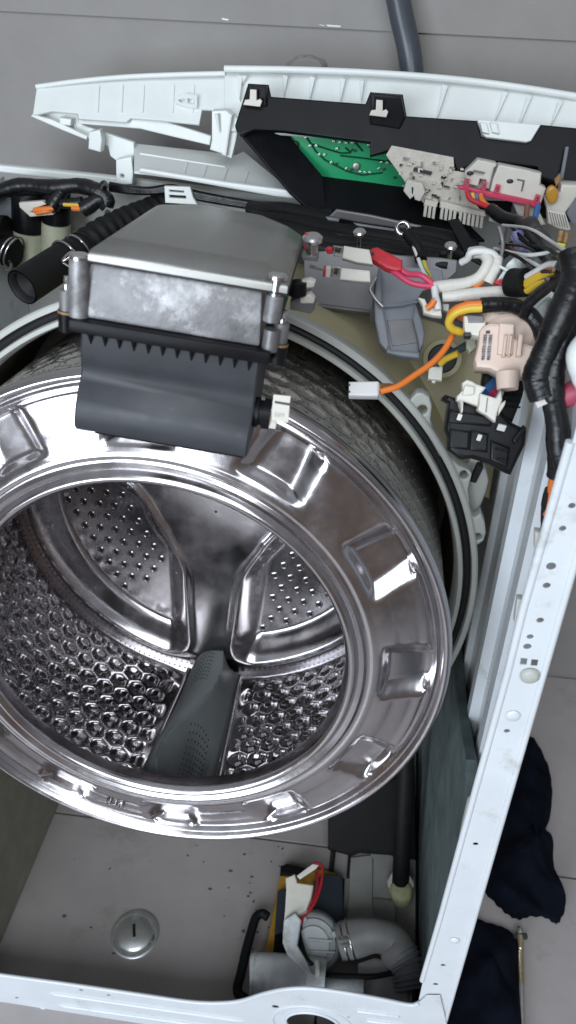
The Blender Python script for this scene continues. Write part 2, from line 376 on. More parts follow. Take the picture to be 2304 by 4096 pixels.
# front ring with twelve pressed pockets
base = [(.1655, -.004), (.1662, .004), (.168, .0095), (.1708, .0125), (.1735, .0125), (.1758, .0098), (.1778, .0082), (.180, .0092), (.182, .0102), (.184, .0088), (.1862, .0072), (.1885, .0082), (.1905, .0088), (.193, .007), (.196, .0064)]
pl_r = [.196+.042*i/26 for i in range(1, 27)]
rad_prof = base + [(r, .0064-.0115*((r-.196)/.042)**1.1) for r in pl_r]
rad_prof += [(.2395, -.0066), (.241, -.0045), (.2428, -.0025), (.2445, -.0030), (.246, -.0040), (.2478, -.0018), (.250, .0006), (.2525, .0004), (.2545, -.0018), (.2555, -.0055), (.2552, -.012), (.2545, -.0165), (.2530, -.0185), (.2521, -.0200)]
NT = 480
mb = MB(); vv = []
for (r, h) in rad_prof:
    for k in range(NT):
        th = 2*pi*k/NT
        dep = 0
        if .195 < r < .2395:
            a = (math.degrees(th)+15) % 30 - 15
            lr = (r-.1975)/(.2375-.1975)
            half = 7.6-2.0*lr
            ma = ss(half+1.8, half-3.2, abs(a))
            mrr = ss(.1955, .2035, r)*ss(.2396, .2345, r)
            dep = ma*mrr*(.0115-.003*(1-lr))
            dep += .0009*ss(.205, .215, r)*ss(.236, .228, r)*(1-ma)
        vv.append(D(r, th, h-dep))
fs_ = []
for i in range(len(rad_prof)-1):
    for k in range(NT):
        l = (k+1) % NT; fs_.append((i*NT+k, i*NT+l, (i+1)*NT+l, (i+1)*NT+k))
mb.add(vv, fs_); ring = mb.build('front_ring', 'steel', drum, smooth=60)
# outer shell, pierced
def shell_mat(name, c, rough, du_, dv_, hr, wob):
    m = mat(name, c, rough, 1, var=.15, scale=14, rvar=.08); t = m.node_tree; p = t.nodes['Principled BSDF']; N, L = t.nodes.new, t.links.new
    uv = N('ShaderNodeUVMap'); sp = N('ShaderNodeSeparateXYZ'); L(uv.outputs[0], sp.inputs[0])
    def math_(op, a, b=None):
        q = N('ShaderNodeMath'); q.operation = op
        for i, z in enumerate((a, b)):
            if z is None: continue
            if isinstance(z, (int, float)): q.inputs[i].default_value = z
            else: L(z, q.inputs[i])
        return q.outputs[0]
    a = math_('DIVIDE', sp.outputs[0], du_); b = math_('DIVIDE', sp.outputs[1], dv_)
    row = math_('FLOOR', b); odd = math_('MULTIPLY', math_('MODULO', row, 2.0), .5)
    fa = math_('SUBTRACT', math_('FRACT', math_('ADD', a, odd)), .5); fb = math_('SUBTRACT', math_('FRACT', b), .5)
    xx = math_('MULTIPLY', fa, du_); yy = math_('MULTIPLY', fb, dv_)
    d2 = math_('SQRT', math_('ADD', math_('MULTIPLY', xx, xx), math_('MULTIPLY', yy, yy)))
    hole = math_('LESS_THAN', d2, hr)
    L(math_('SUBTRACT', 1.0, hole), p.inputs['Alpha'])
    dome = N('ShaderNodeMapRange'); dome.inputs[1].default_value = hr; dome.inputs[2].default_value = hr*3.2; L(d2, dome.inputs[0])
    nz = N('ShaderNodeTexNoise'); nz.inputs['Scale'].default_value = 55; tc = N('ShaderNodeTexCoord'); L(tc.outputs['Object'], nz.inputs['Vector'])
    hsum = math_('ADD', dome.outputs[0], math_('MULTIPLY', nz.outputs[0], wob))
    bm_ = N('ShaderNodeBump'); bm_.inputs['Strength'].default_value = .30; bm_.inputs['Distance'].default_value = .0010; L(hsum, bm_.inputs['Height']); L(bm_.outputs[0], p.inputs['Normal'])
    return m
shell_mat('shell_outer', (.58, .55, .52), .20, .0105, .0085, .0006, 4.0)
MAT['shell_outer'].node_tree.nodes['Principled BSDF'].inputs['Metallic'].default_value = .9
def cyl_uv(name, m, R, h0, h1, nth, nh, th0=0, th1=2*pi, disp=None):
    me = bpy.data.meshes.new(name); vs_ = []; fs_ = []
    for j in range(nh+1):
        h = h0+(h1-h0)*j/nh
        for i in range(nth+1):
            th = th0+(th1-th0)*i/nth; vs_.append(D(R - (disp(th, h) if disp else 0), th, h))
    for j in range(nh):
        for i in range(nth): a = j*(nth+1)+i; fs_.append((a, a+1, a+nth+2, a+nth+1))
    me.from_pydata([tuple(p) for p in vs_], [], fs_); uv = me.uv_layers.new(name='UVMap')
    for lp in me.loops:
        q = lp.vertex_index; j, i = divmod(q, nth+1)
        uv.data[lp.index].uv = (R*(th0+(th1-th0)*i/nth), (h0+(h1-h0)*j/nh)+1)
    me.shade_smooth(); return link_mesh(name, me, m, drum)
nb = MB(); r6 = random.Random(21)  # flat pale discs on the shell: painted glints of light at its holes
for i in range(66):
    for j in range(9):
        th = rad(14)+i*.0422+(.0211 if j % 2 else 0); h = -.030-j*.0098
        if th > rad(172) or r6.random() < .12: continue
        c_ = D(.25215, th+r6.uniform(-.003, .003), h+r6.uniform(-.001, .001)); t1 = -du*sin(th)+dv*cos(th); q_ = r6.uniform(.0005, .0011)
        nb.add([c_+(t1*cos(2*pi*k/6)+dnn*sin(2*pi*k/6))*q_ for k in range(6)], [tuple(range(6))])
o = nb.build('painted_glints', 'glint_pale', drum, smooth=0); o['kind'] = 'stuff'
# inner wall with embossed hexagonal bumps
SP = .0242
def bumps(th, h):
    s = .2465*(th+pi); y = h+.27
    if h > -.028 or h < -.245: return 0
    dth = (math.degrees(th)+92+60) % 120 - 60
    if abs(dth) < 11.0: return 0
    edge = ss(-.030, -.040, h)*ss(-.243, -.233, h)*ss(11, 13.5, abs(dth))
    rowh = SP*.866; r0 = round(y/rowh); best = 9; bc = (0, 0)
    for r in (r0-1, r0, r0+1):
        off = .5 if r % 2 else 0
        c = round(s/SP-off)+off
        ddx = abs(s-c*SP); ddy = abs(y-r*rowh)
        d = max(ddx, ddx*.5+ddy*.866)
        if d < best: best = d; bc = (c, r)
    b = ss(.0097, .0058, best)
    vr = .75+.5*((math.sin(bc[0]*12.9898+bc[1]*78.233)*43758.5) % 1)
    return edge*b*.0034*vr
cyl_uv('inner_wall', 'steel_polished', .2465, -.012, -.262, 640, 130, disp=bumps)
cyl_uv('outer_shell', 'shell_outer', .2520, -.0190, -.130, 620, 66, disp=lambda t, h: bumps(t, h)*.42)
cyl_uv('outer_shell', 'shell_outer', .2520, -.130, -.27, 120, 3)
# tiny pierced dots along the wall's rear edge and between bumps
mb = MB()
def dot_on_wall(th, h, r=.0011):
    c = D(.2462, th, h); inn_ = (DC+dnn*h-c).normalized(); t1 = dnn; t2 = inn_.cross(t1)
    vs_ = [c+inn_*.0002+(t1*cos(2*pi*k/6)+t2*sin(2*pi*k/6))*r for k in range(6)]
    mb.add(vs_, [tuple(range(6))])
for row in range(2):
    for k in range(220): dot_on_wall(2*pi*k/220+row*pi/220, -.2475-.0065*row)
rowh = SP*.866
for r in range(2, 11):
    for c in range(64):
        s = (c+(.5 if r % 2 else 0)+.5)*SP; th = s/.2465-pi
        dth = (math.degrees(th)+92+60) % 120 - 60
        if abs(dth) > 12: dot_on_wall(th, r*rowh-.27, .0009)
o = mb.build('pierced_holes', 'hole_dark', drum, smooth=0); o['kind'] = 'stuff'
# rear wall: hub and three raised arms, three recessed lobes
LOBES = [rad(-154), rad(-34), rad(86)]
ARMS = [rad(-94), rad(26), rad(146)]
def lobe_sd(r, th):
    p = 9
    for a in ARMS:
        if cos(th-a) > 0: p = min(p, abs(r*sin(th-a)))
    if p == 9: p = r
    k = .030
    ds = [.047-.016*r/.22+k-p, r-.224+k, .074+k-r]; mx_ = max(ds)
    o_ = sqrt(sum(max(q, 0)**2 for q in ds)); d = o_ if mx_ > 0 else mx_
    return d-k
def back_h(r, th):
    d = lobe_sd(r, th)
    h = -.247
    h -= .030*ss(.006, -.026, d)
    h += .0035*math.exp(-((d-.006)/.005)**2)
    h -= .006*ss(.215, .238, r)
    h += .0015*ss(.075, .045, r)
    return h
MB().grid(lambda a, b: D(.0015+.2455*b, 2*pi*a, back_h(.0015+.2455*b, 2*pi*a)), 420, 110, True).build('rear_wall', 'steel', drum, smooth=60)
rw = drum.children[-1] if False else [o for o in drum.children if o.name.startswith('rear_wall')][0]
# drain holes in the lobes: a small dark cup with a rolled lip
def cup(c, n_, r):
    x = n_.orthogonal().normalized(); y = n_.cross(x); F = (c, x, y, n_)
    lip = MB().lathe([(r*1.7, .0001), (r*1.35, .0012), (r*1.0, .0009), (r*.95, -.0004)], F, 12)
    core = MB().lathe([(r*1.02, .0004), (.00005, .0003)], F, 10)
    return lip, core
first = None
for li, c in enumerate(LOBES):
    e1 = du*cos(c)+dv*sin(c); e2 = -du*sin(c)+dv*cos(c)
    for i in range(-7, 8):
        for j in range(0, 9):
            x = .095+j*.0170; y = (i+(.5 if j % 2 else 0))*.0195
            r = hypot(x, y); th = c+atan2(y, x)
            if lobe_sd(r, th) > -.030: continue
            if li == 0 and y > .075: continue
            p = D(r, th, back_h(r, th))
            if first is None:
                lip, core = cup(V((0,0,0)), dnn, .0031)
                bm_ = MB(); bm_.v = core.v; bm_.f = core.f; me_core = bpy.data.meshes.new('drain_hole'); me_core.from_pydata(bm_.v, [], bm_.f); me_core.materials.append(MAT['hole_dark'])
                me_lip = bpy.data.meshes.new('drain_hole'); me_lip.from_pydata(lip.v+core.v, [], lip.f+[tuple(q+len(lip.v) for q in f) for f in core.f])
                me_lip.materials.append(MAT['steel_polished']); me_lip.materials.append(MAT['hole_dark'])
                for q in range(len(lip.f), len(me_lip.polygons)): me_lip.polygons[q].material_index = 1
                me_lip.shade_smooth(); first = True
            o = bpy.data.objects.new('drain_hole', me_lip); col.objects.link(o); o.parent = rw; o.location = p-ORG[rw]
# lifter paddles
def lifter(th0):
    e_in = lambda th: -(du*cos(th)+dv*sin(th))
    mb = MB(); NU, NV = 60, 44
    t_ = V((-(sin(th0)), cos(th0), 0)); tang = du*t_.x+dv*t_.y; inn_ = e_in(th0); base_c = D(.2445, th0, 0)
    def f(a, b):
        h = -.246+.222*a
        env = ss(0, .06, a)*ss(1.03, .90, a)
        ht = .050*(.55+.45*env); wd = .0300+.0100*a
        s = (b-.5)*2
        cr_ = .58*sin(2*pi*(a*.80+.08))               # where the S-shaped crest runs
        if s < cr_: q = (s+1)/(cr_+1)
        else: q = (1-s)/(1-cr_)
        q = max(0, min(1, q))
        z = ht*(1-(1-q)**3)**.7 if s < cr_ else ht*(.38*q+.62*q**1.7)*(1-.25*(1-q)) + .004*ss(0, .08, q)
        # hollow on the crest's right, lower half, and a flat tongue on its left, upper half
        hol = math.exp(-((a-.72)/.17)**2)*math.exp(-((s-.30)/.36)**2)
        z -= .014*hol*ss(0, .3, q)
        return base_c + dnn*h + tang*(s*wd) + inn_*z
    mb.grid(f, NU, NV); P = mb.v[:]
    o = mb.build('lifter', 'lifter_grey', drum, smooth=80); ORG[o] = ORG[drum]
    # perforation dots in two fields
    md = MB()
    def dots(a0, b0, na, nb, da, db, curve):
        for i in range(na):
            for j in range(nb):
                a = a0+i*da+curve*((j-nb/2)/nb)**2; b = b0+j*db
                p = f(a, b); e1 = f(a+.01, b)-p; e2 = f(a, b+.01)-p; n_ = e1.cross(e2)
                if n_.length < 1e-12: continue
                n_.normalize()
                if n_.dot(inn_) < 0: n_ = -n_
                x = e1.normalized(); y = n_.cross(x)
                md.add([p+n_*.0004+(x*cos(2*pi*k/6)*.0016+y*sin(2*pi*k/6)*.0008) for k in range(6)], [tuple(range(6))])
    dots(.08, .30, 8, 6, .030, .05, .10); dots(.55, .50, 9, 7, .034, .045, .16)
    q = md.build('pierced_holes', 'hole_dark', o, smooth=0); q['kind'] = 'stuff'
    for sgn in (-1, 1):
        A = [D(.2452, th0+sgn*(.140+.045*k/6), -.245+.225*k/6) for k in range(7)]
        MB().tube(A, .0032, 8, flat=1).build('seam_strip', 'steel', o, smooth=60)
for t0 in (-92, 28, 148): lifter(rad(t0))
# number stamped into the ring
def text_obj(name, s, m, parent, M, size, depth):
    cu = bpy.data.curves.new(name, 'FONT'); cu.body = s; cu.size = size; cu.extrude = depth; cu.align_x = 'CENTER'; cu.align_y = 'CENTER'; cu.bevel_depth = depth*.4
    ob = bpy.data.objects.new('tmp', cu); me = bpy.data.meshes.new_from_object(ob); bpy.data.objects.remove(ob); bpy.data.curves.remove(cu)
    me.transform(M); me.name = name; return link_mesh(name, me, m, parent)
th = rad(-105.5); er = du*cos(th)+dv*sin(th); et = -du*sin(th)+dv*cos(th)
nn_ = (dnn + er*.30).normalized(); er2 = (er-nn_*er.dot(nn_)).normalized()
M = Matrix((et, -er2, et.cross(-er2))).transposed().to_4x4(); M.translation = D(.2195, th, .0004)
text_obj('stamped_number', '6-3', 'steel', drum, M, .016, .0009)

# ================================================================== TUB
TC = DC + dv*.006; TF = (TC, du, dv, dnn)
tub = thing('washer_tub', 'cream plastic rear half of the wash tub around the steel drum', 'tub', TC - dv*.285)
MB().lathe([(.262, -.128), (.2645, -.106), (.2655, -.1045), (.2690, -.1045), (.2700, -.107), (.2700, -.114)], TF, 200).build('inner_lip', 'tub_pale', tub, smooth=40)
MB().lathe([(.2700, -.112), (.2712, -.1085), (.2735, -.1070), (.2760, -.1085), (.2772, -.112)], TF, 200).build('rubber_seal', 'gasket', tub, smooth=60)
MB().lathe([(.2772, -.114), (.2772, -.107), (.2780, -.1045), (.2820, -.1045), (.2835, -.106), (.2840, -.118), (.2805, -.124)], TF, 200).build('outer_lip', 'tub_pale', tub, smooth=40)
MB().lathe([(.2805, -.124), (.2745, -.128), (.2725, -.150), (.2780, -.19), (.2790, -.30), (.20, -.335), (.02, -.34)], TF, 200).build('tub_shell', 'tub_cream', tub, smooth=40)
MB().lathe([(.2625, -.127), (.2640, -.30), (.19, -.326), (.02, -.33)], TF, 120).build('tub_inside', 'tub_dark', tub, smooth=40)
tp = (TC-dnn*.108, dnn)
def tubtab(outline, hole=None, r=.004, thick=.014):
    plate('screw_boss', 'tub_pale', tub, outline, tp, thick, [circ(hole, r, tp, 18)] if hole else [], bevel=.002)
tubtab([(1600, 1575), (1640, 1600), (1665, 1572), (1690, 1572), (1718, 1590), (1728, 1625), (1722, 1680), (1735, 1730), (1780, 1815), (1760, 1830), (1680, 1690)], (1690, 1640))
tubtab([(1780, 1800), (1800, 1830), (1835, 1862), (1870, 1876), (1888, 1900), (1880, 1930), (1872, 1960), (1880, 2010), (1870, 2030), (1830, 1930), (1770, 1820)], (1857, 1900), .0038)
tubtab([(1870, 2050), (1900, 2070), (1925, 2052), (1940, 2090), (1945, 2130), (1935, 2165), (1905, 2185), (1903, 2230), (1890, 2190), (1885, 2120)], (1912, 2148), .0033)
kp = (TC-dnn*.128, dnn)
plate('hanger_ear', 'tub_pale', tub, [(1860, 1880), (1880, 1830), (1915, 1840), (1945, 1880), (1957, 1925), (1945, 1970), (1912, 2060), (1880, 2100), (1850, 1960)], kp, .012, [], bevel=.003)
A = at(1905, 1885, pl=kp); MB().box(A, (.006, .012, .018), Matrix.Rotation(.25, 3, 'Y')).build('ear_slot', 'hole_dark', tub, smooth=0, bevel=.001)
# upper right shoulder of the tub
sp_ = (TC-dnn*.165, (dnn+V((-.05, 0, .45))).normalized())
plate('tub_shoulder', 'tub_cream', tub, [(1180, 1180), (1330, 1190), (1500, 1215), (1760, 1290), (1960, 1400), (2010, 1520), (2000, 1760), (1960, 2000), (1850, 1960), (1740, 1760), (1560, 1560), (1330, 1400), (1160, 1330)], sp_, .03, bevel=.005)
for (a, b) in (((1400, 1345), (1380, 1430)), ((1555, 1460), (1545, 1550)), ((1280, 1275), (1262, 1340))):
    A, B = at(*a, pl=sp_), at(*b, pl=(TC-dnn*.125, dnn)); MB().tube([A, B], .0022, 6).build('stiffening_rib', 'tub_cream', tub, smooth=60)
gp = PT(1772, 1438, .30, (0, -.85, .5))
for k, (r, l, m_) in enumerate(((.0185, .004, 'tub_cream'), (.0135, .006, 'gasket'), (.0055, .008, 'grey_plastic'))):
    plate(('grommet_collar', 'grommet', 'grommet_core')[k], m_, tub, circ((1768, 1436), r, gp, 28), gp, .006, lift=l, bevel=.0015, d3=True)

# ================================================================== CONTROLLER BOX on top of the drum
a_, b_, g_ = -.1161, .1362, .0442
BR = Matrix.Rotation(g_, 3, 'Z') @ Matrix.Rotation(b_, 3, 'Y') @ Matrix.Rotation(a_, 3, 'X')
BO = V((-.0098, .0118, .8505)); BWd = .1031
def B(x, y, z): return BO + BR @ V((x, y, z))
bx = thing('motor_controller_box', 'motor controller box with cast metal lid and black plastic base on the drum', 'controller box', B(BWd/2, .05, 0))
# plastic base: profile swept across
pr = [(.064, .004), (.047, .0045), (.041, .0062), (.035, .0084), (.029, .0064), (.021, .0004), (.013, -.0018), (.003, -.0020), (.0, -.0005), (.0, .07), (.028, .085), (.064, .10)]
xs = [-.0055, -.0043, BWd-.0012, BWd]
mb = MB(); vs_ = []
for ix, x in enumerate(xs):
    ins = .0012 if ix in (0, 3) else 0
    for z, y in pr:
        xx = x+(.002*(z/.064) if ix < 2 else -.000*(z/.064)) + (.0 if ix < 2 else -.0045*(1-ss(0, .045, z))*0)
        vs_.append(B(xx, y+ins*(1 if y < .03 else -1), z+(ins if z < .002 else 0)))
n_ = len(pr)
fs_ = [(i*n_+k, i*n_+(k+1) % n_, (i+1)*n_+(k+1) % n_, (i+1)*n_+k) for i in range(3) for k in range(n_)]
fs_ += [tuple(range(n_)), tuple(3*n_+k for k in reversed(range(n_)))]
mb.add(vs_, fs_); mb.build('plastic_base', 'box_plastic', bx, smooth=40)
MB().box(B(BWd/2+.002, .052, -.0012), (.094, .10, .003), BR).build('base_foot', 'black_plastic', bx, smooth=0, bevel=.001)
mb = MB().box(B(BWd/2-.001, .082, .0665), (BWd+.014, .176, .0075), BR); mb.build('base_flange', 'black_plastic', bx, smooth=40, bevel=.0016)
for i in range(12):
    x = .0025+i*.0086
    mb = MB(); t = .0012
    mb.add([B(x-t, .0065, .063), B(x+t, .0065, .063), B(x, .0072, .0495), B(x-t, -.0012, .063), B(x+t, -.0012, .063)], [(0,1,2), (3,4,1,0), (3,0,2), (4,2,1), (3,2,4)])
    mb.build('gusset', 'black_plastic', bx, smooth=0)
# cast frame
pr = [(.0708, .0005), (.080, .0022), (.1015, .0045)]
mb = MB(); z0, z1 = .0705, .1018
mb.add([B(-.001, .001, z0), B(BWd-.001, .001, z0), B(BWd-.001, .162, z0), B(-.001, .162, z0), B(.002, .0045, z1), B(BWd-.004, .0045, z1), B(BWd-.004, .160, z1), B(.002, .160, z1)],
       [(3,2,1,0), (4,5,6,7), (0,1,5,4), (1,2,6,5), (2,3,7,6), (3,0,4,7)])
cast = mb.build('cast_frame', 'cast', bx, smooth=40, bevel=.002)
for (x, y, r, zb_, zt) in ((-.0045, .003, .0058, .0705, .1030), (BWd+.0035, .004, .0050, .0860, .1010), (BWd+.0045, .003, .0046, .0690, .0815)):
    mb = MB(); mb.tube([B(x, y, zb_), B(x, y, zt)], [r*1.06, r], 18); o = mb.build('screw_pillar', 'cast', bx, smooth=40)
for (x, y, z, r) in ((-.0045, .003, .1030, .0060), (BWd+.0035, .003, .1105, .0058)):
    screw('lid_screw', 'screw_metal', bx, B(x, y, z), BR @ V((0, 0, 1)), r, .0032)
MB().cyl(B(BWd+.0035, .003, .1005), B(BWd+.0035, .003, .111), .0036).build('screw_shank', 'screw_metal', bx)
for (x, y) in ((-.0118, .004), (BWd+.0095, .010)):
    MB().tube([B(x, y, .066), B(x, y, .0725)], .0052, 16).build('side_lug', 'black_plastic', bx, smooth=40)
    MB().tube([B(x, y, .0715), B(x, y, .0840)], .0045, 16).build('lug_bush', 'cast', bx, smooth=40)
    MB().tube([B(x, y, .0708), B(x, y, .0722)], .0054, 16).build('rust_line', 'copper_rust', bx, smooth=40)
    MB().tube([B(x, y, .083), B(x, y, .0875), B(x, y, .088), B(x, y, .0895), B(x, y, .0900), B(x, y, .0915)], [.0022, .0022, .0018, .0022, .0018, .002], 12).build('lug_bolt', 'screw_metal', bx, smooth=30)
    MB().tube([B(x, y, .0600), B(x, y, .066)], .0049, 16).build('lug_nut', 'black_plastic', bx, smooth=40)
# folded sheet lid
def loop(z, f, l, b, r_, ch):
    x0, x1, y0, y1 = l, BWd+.010-r_, f, .174-b
    return [B(x0, y0, z), B(x1, y0, z), B(x1, y1-ch, z), B(x1-ch*.8, y1, z), B(x0+ch*.8, y1, z), B(x0, y1-ch, z)]
mb = MB(); lv = [loop(.1030, .000, .001, 0, 0, .028), loop(.1065, .000, .001, 0, 0, .028), loop(.1095, .0012, .002, .001, .001, .028), loop(.1140, .009, .008, .006, .009, .028), loop(.1155, .0125, .011, .009, .012, .027), loop(.1157, .016, .014, .012, .016, .026)]
vs_ = [p for l in lv for p in l]; fs_ = [(i*6+k, i*6+(k+1) % 6, (i+1)*6+(k+1) % 6, (i+1)*6+k) for i in range(len(lv)-1) for k in range(6)]; fs_.append(tuple(len(lv)*6-6+k for k in range(6)))
mb.add(vs_, fs_); mb.build('lid', 'lid_metal', bx, smooth=50)
MB().tube([loop(.1030, -.0003, .0007, -.0003, -.0003, .028)[k] for k in range(6)], .0007, 6, closed=True).build('lid_gasket', 'gasket', bx, smooth=60)
# side outlet with tagged plug
MB().tube([B(BWd-.004, .016, .024), B(BWd+.003, .016, .024), B(BWd+.0032, .016, .024), B(BWd+.0055, .016, .024), B(BWd+.0056, .016, .024), B(BWd+.0105, .016, .024)], [.0085, .0098, .0080, .0080, .0098, .0095], 22).build('side_outlet', 'black_plastic', bx, smooth=30)
MB().box(B(BWd+.0125, .012, .024), (.005, .006, .013), BR).build('plug', 'ivory', bx, bevel=.0006)
tagp = (B(BWd+.018, .004, .024), BR @ V((0, -1, .15)).normalized())
tag_pts = [(1094, 1578), (1163, 1585), (1160, 1612), (1153, 1692), (1118, 1687), (1086, 1681), (1088, 1630)]
tg = plate('tag', 'ivory', bx, tag_pts, tagp, .0012, bevel=.0003)
c1 = at(1126, 1612, pl=tagp); ex = (at(1150, 1616, pl=tagp)-c1).normalized(); nn_ = tagp[1]; ey = nn_.cross(ex)
M = Matrix((ey, -ex, nn_)).transposed().to_4x4(); M.translation = c1+nn_*.0003
M2 = Matrix((-ey, ex, nn_)).transposed().to_4x4(); M2.translation = c1+nn_*.0003
text_obj('printed_one', '1', 'print_ink', tg, M2, .0135, .0001)
c2 = at(1117, 1661, pl=tagp); M3 = Matrix((ex, ey, nn_)).transposed().to_4x4(); M3.translation = c2+nn_*.0003
text_obj('printed_digits', '889', 'print_faint', tg, M3, .0042, .00003)
# terminals on the right side
for (u, v, r) in ((1247, 955, .0068),):
    MB().tube(W((1247, 1015, .130), (1247, 968, .130)), .0040, 16).build('terminal_stud', 'screw_metal', bx, smooth=40)
    screw('terminal_screw', 'screw_metal', bx, at(1250, 962, y=.130), (0, -.2, 1), .0068, .004)
    plate('red_washer', 'red', bx, [(1218, 938), (1232, 938), (1226, 998), (1214, 992)], PY(.129), .006, bevel=.0008)
plate('terminal_block', 'grey_bracket', bx, [(1206, 1022), (1272, 1025), (1268, 1048), (1206, 1042)], PY(.125), .012, bevel=.001)
plate('spade_terminal', 'screw_metal', bx, [(1240, 1060), (1300, 1078), (1292, 1086), (1238, 1072)], PY(.122), .0012)
plate('side_bracket', 'grey_bracket', bx, [(1160, 1205), (1235, 1180), (1262, 1208), (1256, 1242), (1240, 1258), (1160, 1240)], PY(.10), .012, bevel=.001)
plate('connector_face', 'ivory', bx, [(1198, 1130), (1240, 1122), (1260, 1132), (1255, 1150), (1210, 1155)], PY(.10), .008, bevel=.001)
plate('connector_face', 'ivory', bx, [(1198, 1185), (1240, 1178), (1258, 1200), (1254, 1215), (1200, 1215)], PY(.099), .008, bevel=.001)
MB().cyl(at(1190, 1128, y=.10), at(1190, 1178, y=.10), .006).build('fixing_sleeve', 'black_plastic', bx)

# ================================================================== CONTROL PANEL behind
cp = thing('control_panel', 'white plastic control panel seen from behind, circuit boards in its open black tray', 'control panel', at(1150, 800, y=.52))
PU = plane3((145, 345, .545), (2304, 385, .545), (900, 470, .522))
PL_ = plane3((530, 580, .545), (1000, 660, .545), (800, 740, .475))
upL = [(147, 347), (311, 325), (498, 307), (700, 298), (901, 294), (905, 440), (889, 440), (808, 436), (796, 496), (660, 482), (522, 471), (504, 487), (314, 474), (311, 453), (206, 443), (131, 459)]
plate('upper_wall', 'panel_white', cp, upL, PU, .003, bevel=.0006)
upR = [(898, 274), (1200, 279), (1500, 292), (1800, 314), (2050, 344), (2360, 392), (2360, 620), (900, 520), (898, 440)]
plate('upper_wall', 'panel_white', cp, upR, (PU[0]+PU[1]*.006, PU[1]), .003, bevel=.0006)
MB().tube(smoothpts(W((145, 347, .543), (311, 325, .545), (498, 308, .547), (700, 299, .548), (901, 294, .549)), 5), .0026, 8).build('edge_bead', 'panel_white', cp, smooth=60)
MB().tube(smoothpts(W((898, 275, .541), (1200, 280, .541), (1500, 293, .540), (1800, 316, .538), (2050, 346, .535), (2360, 394, .530)), 5), .0034, 8).build('edge_bead', 'panel_white', cp, smooth=60)
def gusset(u, v0, v1, wdt, y=.508, sk=0):
    pl = (PU[0]+PU[1]*.012, PU[1])
    plate('gusset', 'panel_white', cp, [(u, v0), (u+wdt, v0+4), (u+sk, v1)], pl, .010, bevel=.0003)
for (u, v0, v1, wd_, sk) in ((1132, 300, 380, 20, 4), (1240, 305, 395, 20, 0), (1362, 312, 405, 20, 0), (1770, 338, 470, 22, -20), (2012, 365, 480, 20, -30), (2110, 380, 520, 18, -40), (2235, 402, 500, 18, -30), (948, 300, 395, 22, 10), (970, 300, 330, 18, 0), (1440, 320, 400, 16, 6)):
    gusset(u, v0, v1, wd_, sk=sk)
for u0, u1 in ((390, 398), (485, 493), (570, 578), (690, 698), (770, 778)):
    plate('stiffening_rib', 'panel_white', cp, [(u0, 340), (u1, 340), (u1-6, 450), (u0-6, 450)], (PU[0]+PU[1]*.0012, PU[1]), .0026)
plate('clip_catch', 'panel_white', cp, [(695, 385), (740, 372), (790, 380), (788, 425), (765, 428), (720, 415), (700, 408)], (PU[0]+PU[1]*.005, PU[1]), .005, [[at(u, v, pl=(PU[0]+PU[1]*.005, PU[1])) for u, v in q] for q in ([(712, 396), (738, 390), (742, 408), (722, 410)], [(750, 390), (775, 392), (776, 415), (752, 412)])], bevel=.0006)
TGP = plane3((985, 340, .489), (2304, 500, .489), (1500, 650, .464))
plate('tongue', 'panel_white', cp, [(1909, 477), (2164, 498), (2125, 562), (2105, 568), (1945, 548), (1930, 535)], TGP, .006, bevel=.001)
for du_ in (0, 40):
    plate('clip_catch', 'panel_white', cp, [(1920+du_, 488), (1948+du_, 492), (1958+du_, 535), (1930+du_, 528)], (TGP[0]+TGP[1]*.004, TGP[1]), .005, bevel=.001)
plate('drawer_frame', 'panel_white', cp, [(314, 474), (504, 487), (522, 472), (650, 482), (845, 545), (839, 582), (700, 550), (560, 516), (314, 496)], PY(.525), .006, bevel=.0015)
plate('end_wall', 'panel_white', cp, [(206, 446), (311, 455), (316, 490), (345, 505), (535, 570), (538, 640), (528, 735), (464, 738), (466, 645), (440, 625), (430, 585), (395, 575), (350, 553), (300, 520), (131, 464), (133, 452)], PY(.535), .008, bevel=.0015)
plate('end_edge', 'panel_white', cp, [(128, 458), (206, 478), (350, 545), (345, 560), (250, 522), (122, 466)], PY(.522), .005, bevel=.0012)
plate('hinge_block', 'panel_white', cp, [(356, 528), (400, 520), (408, 560), (402, 610), (352, 596)], PY(.518), .014, bevel=.0015)
plate('hinge_block', 'panel_white', cp, [(463, 640), (525, 628), (533, 690), (528, 738), (464, 740)], PY(.512), .016, [circ((488, 705), .0022, PY(.512))], bevel=.0015)
plate('hinge_block', 'panel_white', cp, [(235, 470), (285, 478), (282, 505), (240, 498)], PY(.523), .010, bevel=.0015)
plate('lower_wall', 'panel_white', cp, [(537, 573), (840, 606), (940, 620), (975, 605), (1180, 775), (1100, 766), (900, 732), (590, 690), (537, 685)], PL_, .003, bevel=.0006)
plate('lower_edge', 'panel_white', cp, [(560, 672), (900, 728), (1160, 762), (1232, 778), (1227, 802), (1100, 788), (900, 752), (552, 690)], PY(.478), .008, bevel=.0025)
for (a, b) in (((748, 652), (735, 705)), ((828, 664), (812, 716)), ((910, 676), (893, 728)), ((992, 690), (975, 742)), ((560, 615), (900, 668))):
    A, B_ = at(*a, pl=PL_), at(*b, pl=PL_); MB().tube([A, B_], .0011, 6).build('stiffening_rib', 'panel_white', cp, smooth=60)
plate('clip_post', 'panel_white', cp, [(846, 444), (903, 442), (930, 462), (928, 470), (905, 628), (882, 614), (838, 600), (846, 560)], PY(.500), .016, bevel=.002)
plate('clip_post_side', 'panel_white', cp, [(903, 446), (957, 478), (945, 560), (926, 634), (885, 620)], PY(.508), .010, bevel=.0015)
MB().tube(W((866, 455, .497), (878, 530, .497)), [.0028, .0005], 6).build('stiffening_rib', 'panel_white', cp, smooth=60)
